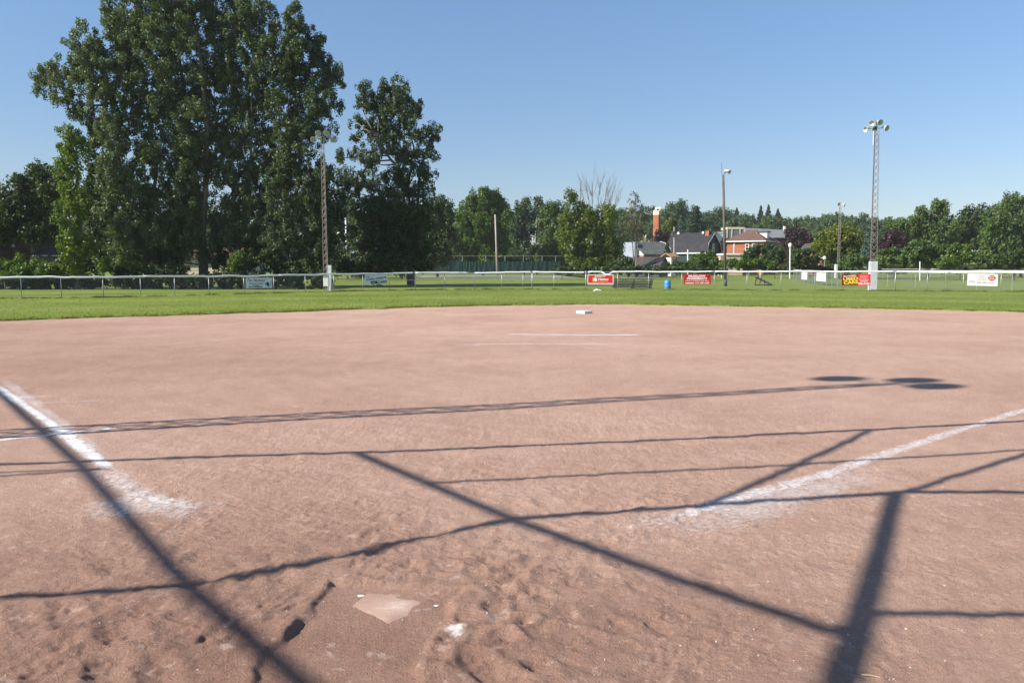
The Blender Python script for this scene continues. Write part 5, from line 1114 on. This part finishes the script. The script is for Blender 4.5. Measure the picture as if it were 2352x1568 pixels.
tree('poplar', 'separate tall dark poplar right of the left light tower', 72, 945,
     [(898, 196, 18, 24), (875, 205, 12, 20), (848, 215, 20, 28), (922, 212, 18, 26), (958, 250, 18, 24), (830, 245, 16, 20), (886, 238, 32, 32), (932, 258, 32, 30), (816, 278, 13, 16), (845, 290, 26, 20), (900, 292, 34, 30), (948, 300, 34, 26), (1000, 298, 16, 18), (982, 322, 26, 22), (812, 315, 15, 8),
      (994, 354, 18, 12), (962, 360, 36, 28), (824, 350, 22, 20), (852, 374, 28, 24), (924, 372, 34, 28), (978, 396, 22, 20), (948, 414, 40, 28), (902, 412, 28, 24), (858, 412, 30, 24), (789, 362, 22, 18), (790, 402, 26, 22), (818, 408, 24, 16), (983, 430, 18, 12), (960, 446, 34, 18), (905, 450, 46, 24), (850, 455, 46, 26), (870, 270, 30, 28), (872, 320, 34, 28), (858, 242, 24, 26), (908, 335, 36, 26), (925, 235, 20, 26), (800, 440, 30, 24), (880, 485, 50, 24), (945, 480, 44, 24), (835, 500, 40, 26), (900, 525, 50, 28), (965, 520, 36, 26), (860, 560, 46, 28), (930, 570, 50, 28)],
     'leaf_poplar_dark', .155, .47, 56, [[(945, 630), (944, 520), (938, 430), (950, 340), (930, 270)], [(938, 470), (925, 400), (885, 350), (868, 315)], [(944, 440), (965, 380), (990, 310)]], tr=.19, bark='bark', seed=11, vstretch=1.3, dens=.8)
tree('understory_tree', 'dark broad tree below the separate tall poplar', 70, 870, [(850, 490, 50, 30), (905, 490, 50, 28), (950, 490, 40, 26), (840, 535, 44, 36), (900, 540, 50, 40), (960, 545, 40, 36), (880, 590, 50, 30), (945, 595, 44, 26)], 'leaf_dark', .25, .8, 46, seed=13, dens=1.0)
tree('understory_tree', 'dark tree right behind the left light tower mast', 66, 745, [(745, 440, 32, 36), (770, 470, 34, 36), (735, 500, 40, 40), (770, 540, 30, 36), (735, 570, 36, 40), (765, 600, 30, 24)], 'leaf_dark', .25, .8, 46, seed=14, dens=1.0)
tree('ivy_tree', 'bright green ivy clad tree column left of the big poplars', 58, 172, [(150, 305, 14, 18), (148, 338, 18, 26), (170, 330, 18, 30), (160, 385, 22, 34), (158, 440, 26, 36), (182, 470, 22, 30), (160, 495, 28, 36), (165, 550, 30, 36), (195, 560, 22, 30), (165, 605, 34, 28), (236, 604, 18, 20)],
     'leaf_ivy', .17, .42, 42, [[(178, 630), (175, 520), (165, 400), (155, 310)]], tr=.25, seed=15, dens=1.05)
tree('understory_tree', 'dark tree added as the unlit right side of the ivy clad column', 63, 222, [(215, 325, 26, 34), (222, 385, 28, 36), (230, 445, 34, 40), (228, 505, 34, 40), (235, 560, 34, 36), (210, 600, 26, 24)], 'leaf_dark', .2, .6, 60, seed=16)  # separate dark leaved tree added for the column's unlit side
tree('maple', 'dark olive tree at the far left beyond the ivy clad tree', 79, 75, [(30, 530, 34, 16), (-20, 520, 40, 24), (85, 540, 24, 22), (100, 398, 26, 24), (60, 425, 34, 28), (130, 430, 30, 40), (20, 470, 40, 34), (0, 520, 40, 34), (75, 435, 34, 26), (110, 445, 34, 36), (50, 475, 34, 28), (90, 490, 44, 36), (25, 505, 30, 24), (55, 525, 40, 34), (110, 525, 30, 28)], 'leaf_olive', .25, .8, 56, seed=17, fill=1.7)
tree('maple', 'distant round tree at the far left edge of the picture', 140, 5, [(8, 488, 16, 12), (-10, 495, 26, 20), (10, 515, 22, 18)], 'leaf_far', .36, 1.1, 40, seed=18)
def hedge(name, label, Yd, lobes, leaf, size, rc, npc, seed, group=None, cat='hedge'):
    return tree(name, label, Yd, sum(l[0] for l in lobes) / len(lobes), lobes, leaf, size, rc, npc, [[(lobes[0][0], 640), (lobes[0][0], lobes[0][1] + 4)]], tr=.06, cat=cat, seed=seed, group=group, dens=1.1, vstretch=1.0)
tree('maple', 'dark leafy tree standing just outside the left edge, shading the brick house', 72, -150, [(-130, 420, 70, 60), (-200, 440, 70, 60), (-90, 480, 50, 50), (-160, 500, 80, 50), (-230, 510, 60, 60), (-110, 545, 50, 40), (-190, 560, 70, 40)], 'leaf_dark', .27, .9, 46, seed=19)
tree('maple', 'very tall tree out of the picture left of the shaded brick house', 80, -430, [(-330, 330, 90, 80), (-420, 300, 90, 80), (-380, 400, 100, 80), (-300, 440, 80, 70), (-450, 430, 90, 80), (-350, 500, 100, 70), (-280, 520, 60, 60)], 'leaf_dark', .27, 1.0, 50, seed=29)
hedge('bush', 'sunlit leafy bush at the left edge behind the fence', 57.5, [(12, 612, 34, 18), (55, 604, 26, 20), (90, 612, 28, 16), (40, 628, 50, 16), (115, 622, 26, 14)], 'leaf_bright', .17, .4, 40, 21, cat='bush')
hedge('hedge', 'far dark thicket closing the view behind the tennis court', 185, [(x, 590, 34, 26) for x in range(960, 1440, 34)], 'leaf_dark', .5, 1.3, 44, 99)
hedge('hedge', 'far dark thicket behind the trunks of the big poplars', 112, [(x, 585, 40, 36) for x in range(120, 790, 44)], 'leaf_dark', .32, 1.0, 44, 100)
hedge('hedge', 'low hedge darkened as in shade along the left end of the fence', 58.5, [(x, 648, 30, 16) for x in range(-40, 215, 28)], 'leaf_hedge_shade', .17, .42, 44, 22)
hedge('hedge', 'long low hedge darkened as in shade under the big poplars', 58.5, [(x, 645 - 4 * math.sin(x * .05), 30, 18) for x in range(282, 745, 30)], 'leaf_hedge_shade', .17, .42, 44, 23)
hedge('bush', 'small bright bush before the cream bungalow', 60, [(548, 596, 16, 18), (560, 615, 22, 16), (535, 622, 20, 12)], 'leaf_bright', .17, .36, 40, 24, cat='bush')
hedge('bush', 'dark bush between the cream bungalow and the left tower', 61, [(600, 605, 34, 28), (650, 612, 36, 24), (700, 618, 34, 20)], 'leaf_dark', .18, .45, 46, 25, cat='bush')
hedge('bush', 'dark rounded bushes beneath the leaning poplar', 60.5, [(275, 612, 28, 20), (330, 618, 34, 18), (400, 620, 38, 14), (240, 616, 18, 16)], 'leaf_mid', .17, .42, 44, 26, cat='bush')
hedge('bush', 'dark shrubs round the foot of the separate tall poplar', 66, [(860, 612, 34, 18), (915, 608, 36, 20), (965, 612, 32, 16), (815, 616, 28, 16)], 'leaf_dark', .2, .5, 46, 30, cat='bush')
hedge('bush', 'dark low growth added to hide the bright cream bungalow', 64, [(395, 590, 34, 26), (500, 585, 24, 22), (590, 578, 34, 22), (640, 590, 34, 24), (510, 605, 20, 16)], 'leaf_dark', .2, .5, 46, 39, cat='bush')  # bushes added to darken the shaded band under the poplars
hedge('hedge', 'dark shaded shrubs behind the left part of the tennis court', 96, [(x, 612, 30, 20) for x in range(775, 930, 28)], 'leaf_dark', .22, .6, 44, 27)
# middle trees
tree('maple', 'dark green round tree left of the bright green tree', 125, 1005, [(1005, 468, 24, 16), (980, 490, 26, 22), (1025, 488, 20, 24), (1005, 510, 34, 24), (985, 540, 34, 28), (1025, 545, 24, 26), (975, 575, 34, 24), (1010, 585, 28, 22)], 'leaf_dark', .31, .95, 46, seed=31, dens=1.1, fill=1.5)
tree('maple', 'broad bright green tree behind the pale leaning pole', 158, 1110, [(1122, 445, 24, 11), (1095, 455, 22, 13), (1145, 462, 18, 14), (1078, 478, 20, 15), (1115, 478, 34, 22), (1155, 490, 18, 22), (1065, 505, 24, 22), (1105, 515, 34, 26), (1145, 525, 26, 26), (1030, 535, 16, 16), (1035, 560, 18, 18), (1075, 550, 30, 24), (1115, 560, 34, 26), (1150, 565, 22, 24), (1080, 585, 30, 18), (1125, 592, 28, 14)], 'leaf_bright', .36, 1.1, 46, seed=32, dens=1.1, fill=1.7)
tree('poplar', 'slim blue green poplar right of the bright green tree', 170, 1203, [(1207, 468, 13, 12), (1195, 485, 16, 18), (1215, 490, 14, 20), (1188, 512, 18, 22), (1212, 525, 20, 24), (1195, 555, 24, 26), (1215, 585, 22, 22), (1188, 590, 18, 18)], 'leaf_blue', .42, 1.1, 40, seed=33, vstretch=1.6)
tree('poplar', 'second slim blue green poplar, half bare on its left side', 176, 1238, [(1237, 463, 9, 10), (1240, 478, 12, 14), (1246, 500, 12, 18), (1242, 540, 10, 20)], 'leaf_blue', .42, 1.0, 36, [[(1232, 630), (1230, 540), (1238, 462)]], bark='palebark', seed=34, vstretch=1.6)
tree('maple', 'mid green tree left of the big yellow green maple', 166, 1275, [(1275, 478, 20, 12), (1262, 495, 22, 18), (1290, 500, 20, 22), (1255, 525, 20, 24), (1285, 535, 26, 28), (1260, 565, 24, 24), (1290, 585, 24, 22), (1255, 592, 26, 16)], 'leaf_mid', .36, 1.05, 44, seed=35, fill=1.5)
hedge('bush', 'pale green bush top above the tennis court screen', 160, [(1160, 600, 18, 8), (1180, 602, 14, 8)], 'leaf_ivy', .36, .9, 40, 36, cat='bush')
tree('maple', 'big yellow green maple left of the roofs', 118, 1362, [(1312, 452, 10, 12), (1322, 474, 18, 16), (1352, 484, 20, 14), (1395, 480, 24, 14), (1310, 505, 24, 22), (1345, 510, 28, 22), (1390, 512, 30, 24), (1305, 545, 26, 24), (1345, 548, 34, 28), (1395, 548, 30, 26), (1418, 575, 18, 20), (1320, 582, 30, 22), (1365, 585, 36, 22), (1405, 598, 26, 16), (1345, 604, 36, 12)], 'leaf_maple', .31, .95, 44, seed=37, dens=1.05)
tree('maple', 'dark low tree in front of the old shed', 116, 1420, [(1428, 600, 20, 12), (1445, 608, 14, 8), (1418, 608, 18, 10)], 'leaf_dark', .3, .7, 44, seed=38, cat='tree')
# bare and dying trees
def bare_tree(name, label, Yd, base, stems, seed, tr=.16):
    rr = random.Random(seed); bp = at(base, 620, Yd); t = thing(name, label, 'tree', (bp.x, Yd, 0)); m_ = MB()
    def grow(p, d, l, r, lev):
        pts = [p]; dd = d.copy()
        for i in range(4):
            dd = (dd + Vector((rr.uniform(-.10, .10), rr.uniform(-.12, .12), rr.uniform(.0, .12)))).normalized(); pts.append(pts[-1] + dd * (l / 4))
        m_.tube(pts, [r, r * .85, r * .7, r * .5, r * .25], 5, cap=False)
        if lev > 0:
            for k_ in range(7 if lev > 1 else 5):
                s = rr.choice((0, 1, 2, 2, 3)); q = (dd + Vector((rr.uniform(-.55, .55), rr.uniform(-.55, .55), rr.uniform(.1, .5)))).normalized(); grow(pts[s], q, l * rr.uniform(.4, .75), r * .55, lev - 1)
    for (x0, y0, x1, y1) in stems:
        a = at(x0, y0, Yd); b_2 = at(x1, y1, Yd); d = (b_2 - a); m_.tube([(bp.x, Yd, 0), (bp.x, Yd, a.z * .5), a], [tr, tr * .8, tr * .5], 6); grow(a, d.normalized(), d.length, tr * .30, 2)
    m_.build('trunk', M['deadwood'], t, smooth=True); return t
bare_tree('bare_tree', 'leafless dead tree crown rising behind the big yellow green maple', 130, 1370, [(1345, 500, 1322, 432), (1355, 495, 1345, 424), (1362, 490, 1360, 412), (1372, 490, 1376, 414), (1382, 490, 1392, 414), (1392, 500, 1410, 432), (1400, 505, 1424, 448)], 4)
t = tree('dying_tree', 'thin dying tree with sparse top leaves before the white gabled house', 128, 1458, [(1458, 448, 9, 9), (1466, 456, 9, 9), (1450, 462, 9, 9), (1458, 475, 14, 12), (1446, 490, 14, 14), (1468, 495, 14, 14), (1440, 512, 16, 14), (1472, 520, 16, 14), (1456, 520, 16, 14), (1446, 540, 16, 14), (1470, 545, 14, 12)], 'leaf_brown', .20, .42, 11, [[(1461, 630), (1460, 540), (1458, 442)], [(1460, 570), (1450, 510), (1446, 470)], [(1460, 540), (1470, 490)]], tr=.12, bark='bark', seed=41, dens=.42)
# conifers
spruce('spruce', 'large dark spruce above the charcoal gambrel roof', 185, 1598, 474, 560, 62, 'needle', 51)
spruce('spruce', 'narrow bluish spruce left of the large dark spruce', 180, 1562, 500, 580, 24, 'needle_blue', 52)
spruce('spruce', 'small spruce in front of the green grey roof', 146, 1532, 560, 592, 18, 'needle', 53)
spruce('spruce', 'blue spruce behind the tall rusty tower', 112, 1992, 524, 610, 46, 'needle_blue', 54)
for px, y, w_, lab in ((1689, 478, 17, 'lone far spruce on the skyline right of the wooden lamp pole'), (1744, 473, 14, 'left one of the two close skyline spruces'), (1761, 471, 15, 'right one of the two close skyline spruces'), (1783, 480, 17, 'skyline spruce right of the close pair')):
    spruce('spruce', lab, 290, px, y, 535, w_ * 2.1, 'needle', 60 + int(px), 'spruces on the skyline', npc=14)
tree('willow', 'pale green willowy tree between brick tower and spruces', 195, 1542, [(1545, 515, 16, 14), (1532, 532, 14, 14), (1552, 538, 14, 16)], 'leaf_maple', .42, 1.0, 40, seed=61)
# purple trees
tree('purple_tree', 'dark purple tree at the foot of the brick tower', 172, 1520, [(1508, 548, 12, 10), (1522, 542, 16, 14), (1538, 550, 14, 14), (1518, 562, 20, 12)], 'leaf_purple', .38, 1.0, 42, seed=62)
tree('purple_tree', 'dark purple tree behind the wooden lamp pole', 178, 1676, [(1660, 566, 9, 9), (1668, 557, 10, 9), (1680, 560, 9, 8), (1672, 572, 14, 9)], 'leaf_purple', .38, .95, 40, seed=63)
tree('purple_tree', 'wide purple tree right of the orange brick house', 168, 1840, [(1820, 535, 16, 13), (1842, 545, 24, 18), (1865, 562, 20, 14), (1818, 560, 18, 18), (1845, 570, 26, 14)], 'leaf_purple', .38, 1.05, 42, seed=64)
tree('purple_tree', 'rounded purple tree right of the tall rusty tower', 122, 2052, [(2055, 546, 20, 16), (2070, 552, 14, 16), (2040, 560, 20, 14), (2058, 568, 22, 12)], 'leaf_purple', .30, .8, 44, seed=65)
# right hand trees
tree('maple', 'golden green tree behind the smaller distant light tower', 122, 1925, [(1925, 532, 30, 14), (1900, 545, 22, 16), (1950, 542, 22, 18), (1885, 562, 18, 16), (1925, 560, 34, 22), (1958, 568, 18, 22), (1895, 588, 22, 18), (1940, 592, 30, 18)], 'leaf_yellow', .31, .9, 44, seed=71, dens=1.1)
tree('maple', 'large grey green tree right of the rounded purple tree', 132, 2130, [(2165, 468, 15, 7), (2150, 474, 12, 7), (2120, 484, 14, 8), (2128, 500, 28, 16), (2168, 492, 24, 18), (2100, 515, 26, 15), (2058, 516, 24, 10), (2080, 525, 24, 12), (2138, 524, 38, 22), (2165, 530, 30, 24), (2110, 545, 34, 20), (2150, 555, 36, 24)], 'leaf_mid', .33, .95, 44, seed=72, dens=1.05)
tree('maple', 'leafy green tree second from the right edge', 138, 2225, [(2244, 482, 20, 11), (2212, 494, 10, 10), (2270, 492, 20, 14), (2222, 512, 30, 20), (2255, 510, 28, 20), (2215, 540, 36, 26), (2250, 545, 30, 28)], 'leaf_dark', .35, 1.0, 44, seed=73, dens=1.05)
tree('maple', 'tallest tree at the right edge of the picture', 150, 2330, [(2332, 456, 22, 10), (2318, 466, 16, 9), (2352, 466, 26, 14), (2300, 484, 20, 14), (2340, 486, 34, 16), (2370, 490, 30, 26)], 'leaf_mid', .37, 1.05, 44, seed=74)
tree('willow', 'drooping green tree before the tallest right edge tree', 126, 2290, [(2285, 505, 26, 22), (2305, 520, 24, 26), (2275, 540, 26, 30), (2310, 560, 26, 32), (2280, 580, 30, 24)], 'leaf_mid', .32, .9, 44, seed=75, vstretch=1.7)
tree('maple', 'very dark tree filling the right edge below the tallest tree', 128, 2345, [(2340, 530, 24, 32), (2365, 525, 26, 36), (2345, 575, 30, 30), (2380, 575, 30, 30)], 'leaf_dark', .32, .95, 46, seed=76)
for i, (lab, Yd, lobes, lf) in enumerate((
        ('rounded green bush with many stems right of the tall rusty tower', 108, [(2045, 588, 24, 16), (2065, 596, 22, 14), (2030, 600, 20, 10)], 'leaf_mid'),
        ('broad green bush in front of the large grey green tree', 106, [(2115, 570, 34, 16), (2145, 578, 30, 18), (2098, 588, 30, 16), (2135, 598, 36, 14)], 'leaf_mid'),
        ('bright green bush left of the drooping tree', 104, [(2205, 578, 28, 14), (2225, 590, 28, 14), (2190, 596, 26, 12), (2175, 604, 22, 8)], 'leaf_bright'),
        ('low dark bush at the foot of the drooping tree', 102, [(2270, 600, 30, 12), (2300, 602, 26, 10)], 'leaf_olive'),
        ('low bush at the right edge above the white logo board', 103, [(2330, 590, 26, 16), (2358, 592, 26, 18), (2345, 606, 34, 8)], 'leaf_olive'),
        ('small bush left of the tall rusty tower', 108, [(1960, 596, 18, 12), (1978, 600, 18, 10), (1945, 604, 16, 8)], 'leaf_mid'),
        ('dark bush between white bird post and the golden green tree', 116, [(1840, 585, 22, 14), (1862, 592, 22, 14), (1845, 604, 28, 8), (1872, 602, 18, 8)], 'leaf_olive'),
        ('large dark bush in front of the orange brick house', 128, [(1750, 572, 26, 12), (1775, 580, 26, 16), (1728, 588, 22, 14), (1760, 595, 36, 14), (1790, 590, 16, 16)], 'leaf_dark'),
        ('round bright bush before the gambrel house', 112, [(1622, 590, 22, 10), (1605, 598, 20, 10), (1640, 600, 20, 10), (1620, 606, 34, 8)], 'leaf_bright'))):
    hedge('bush', lab, Yd, lobes, lf, .28, .62, 44, 80 + i, cat='bush')
hedge('hedge', 'clipped bright green hedge right of the wooden lamp pole', 108, [(x, 606, 16, 9) for x in range(1672, 1772, 12)], 'leaf_bright', .26, .5, 46, 95)
hedge('hedge', 'rough low hedge between the old shed and the round bright bush', 104, [(x, 611, 16, 7) for x in range(1545, 1605, 12)], 'leaf_olive', .26, .5, 44, 96)
hedge('hedge', 'line of low dark scrub behind the fence at mid right', 100, [(x, 620, 24, 7) for x in range(1290, 1660, 26)], 'leaf_dark', .24, .5, 40, 97)
hedge('hedge', 'line of low scrub at the foot of the right hand trees', 118, [(x, 618, 24, 6) for x in range(1780, 2390, 26)], 'leaf_olive', .28, .5, 40, 98)
# the far wood: individual trees, copies of four prototypes
FW = 'trees of the far wood on the skyline'; LW_ = 'round green tree of the far wood behind the roofs'
protos = []
for i, (lf, sd) in enumerate((('leaf_far', 101), ('leaf_mid', 102), ('leaf_far', 103), ('leaf_dark', 104))):
    rr = random.Random(sd); lob = [(1176 + rr.uniform(-26, 26), 500 + rr.uniform(-14, 50), rr.uniform(16, 26), rr.uniform(13, 20)) for _ in range(9)] + [(1176, 482, 20, 13)]
    protos.append(tree('far_tree', LW_, 260, 1176, lob, lf, .55, 1.5, 36, seed=sd, group=FW, inner=.5, dens=1.1))
def copy_tree(root):
    r = root.copy(); COL.objects.link(r)
    for ch in list(root.children): c = ch.copy(); COL.objects.link(c); c.parent = r
    return r
rr = random.Random(77); skyline = [(1015, 492), (1060, 486), (1100, 488), (1140, 490), (1180, 484), (1250, 480), (1300, 486), (1340, 492), (1400, 490), (1430, 480), (1470, 472), (1505, 476), (1550, 462), (1585, 474), (1640, 478), (1665, 478), (1700, 492), (1735, 494), (1770, 494), (1800, 499), (1835, 500), (1865, 497), (1895, 493), (1925, 491), (1950, 497), (1972, 491), (2005, 500), (2040, 503), (2075, 500), (2105, 495), (2150, 498), (2200, 500), (2260, 497), (2330, 495)]
spots = [(x, y, 285 + rr.uniform(-20, 25)) for x, y in skyline]
spots += [(x + rr.uniform(-14, 14), 508 + rr.uniform(-8, 10), 245 + rr.uniform(-12, 12)) for x in range(1420, 2300, 44)]
spots += [(x + rr.uniform(-14, 14), 530 + rr.uniform(-8, 8), 215 + rr.uniform(-8, 8)) for x in range(1560, 2120, 52)]
spots += [(x + rr.uniform(-10, 10), 470 + rr.uniform(-12, 16), 210 + rr.uniform(-8, 12)) for x in range(-120, 1000, 75)]
PT = 1.62 + (612 - 469) / F * 260
for i, (px, py, Yd) in enumerate(spots):
    src = protos[rr.randrange(4)]; used = i < 4
    o = protos[i] if used else copy_tree(src)
    gz = float(hill_h(0, Yd)); q = at(px, py, Yd); h = q.z - gz; h0 = PT - float(hill_h(0, 260)); s = h / h0
    o.location = (q.x, Yd, gz); ws = s * rr.uniform(.9, 1.3) * (285 / 260); o.scale = (ws, ws, s); o.rotation_euler = (0, 0, rr.uniform(0, 6.28))
    if px < 1010: o['label'] = 'round tree of the far wood glimpsed between the left hand trees'; o['group'] = 'far trees behind the poplars'

# ------------------------------------------------------------------ summer haze
m, tt, out = mat_new('thin haze'); pv = tt.nodes.new('ShaderNodeVolumePrincipled')
pv.inputs['Color'].default_value = (.86, .92, 1.0, 1); pv.inputs['Density'].default_value = HAZE; pv.inputs['Anisotropy'].default_value = 0.0
tt.links.new(pv.outputs[0], out.inputs['Volume'])
b = MB(); b.box(-430, 430, -70, 430, -1.3, 42); tag(b.build('haze', m), kind='stuff')
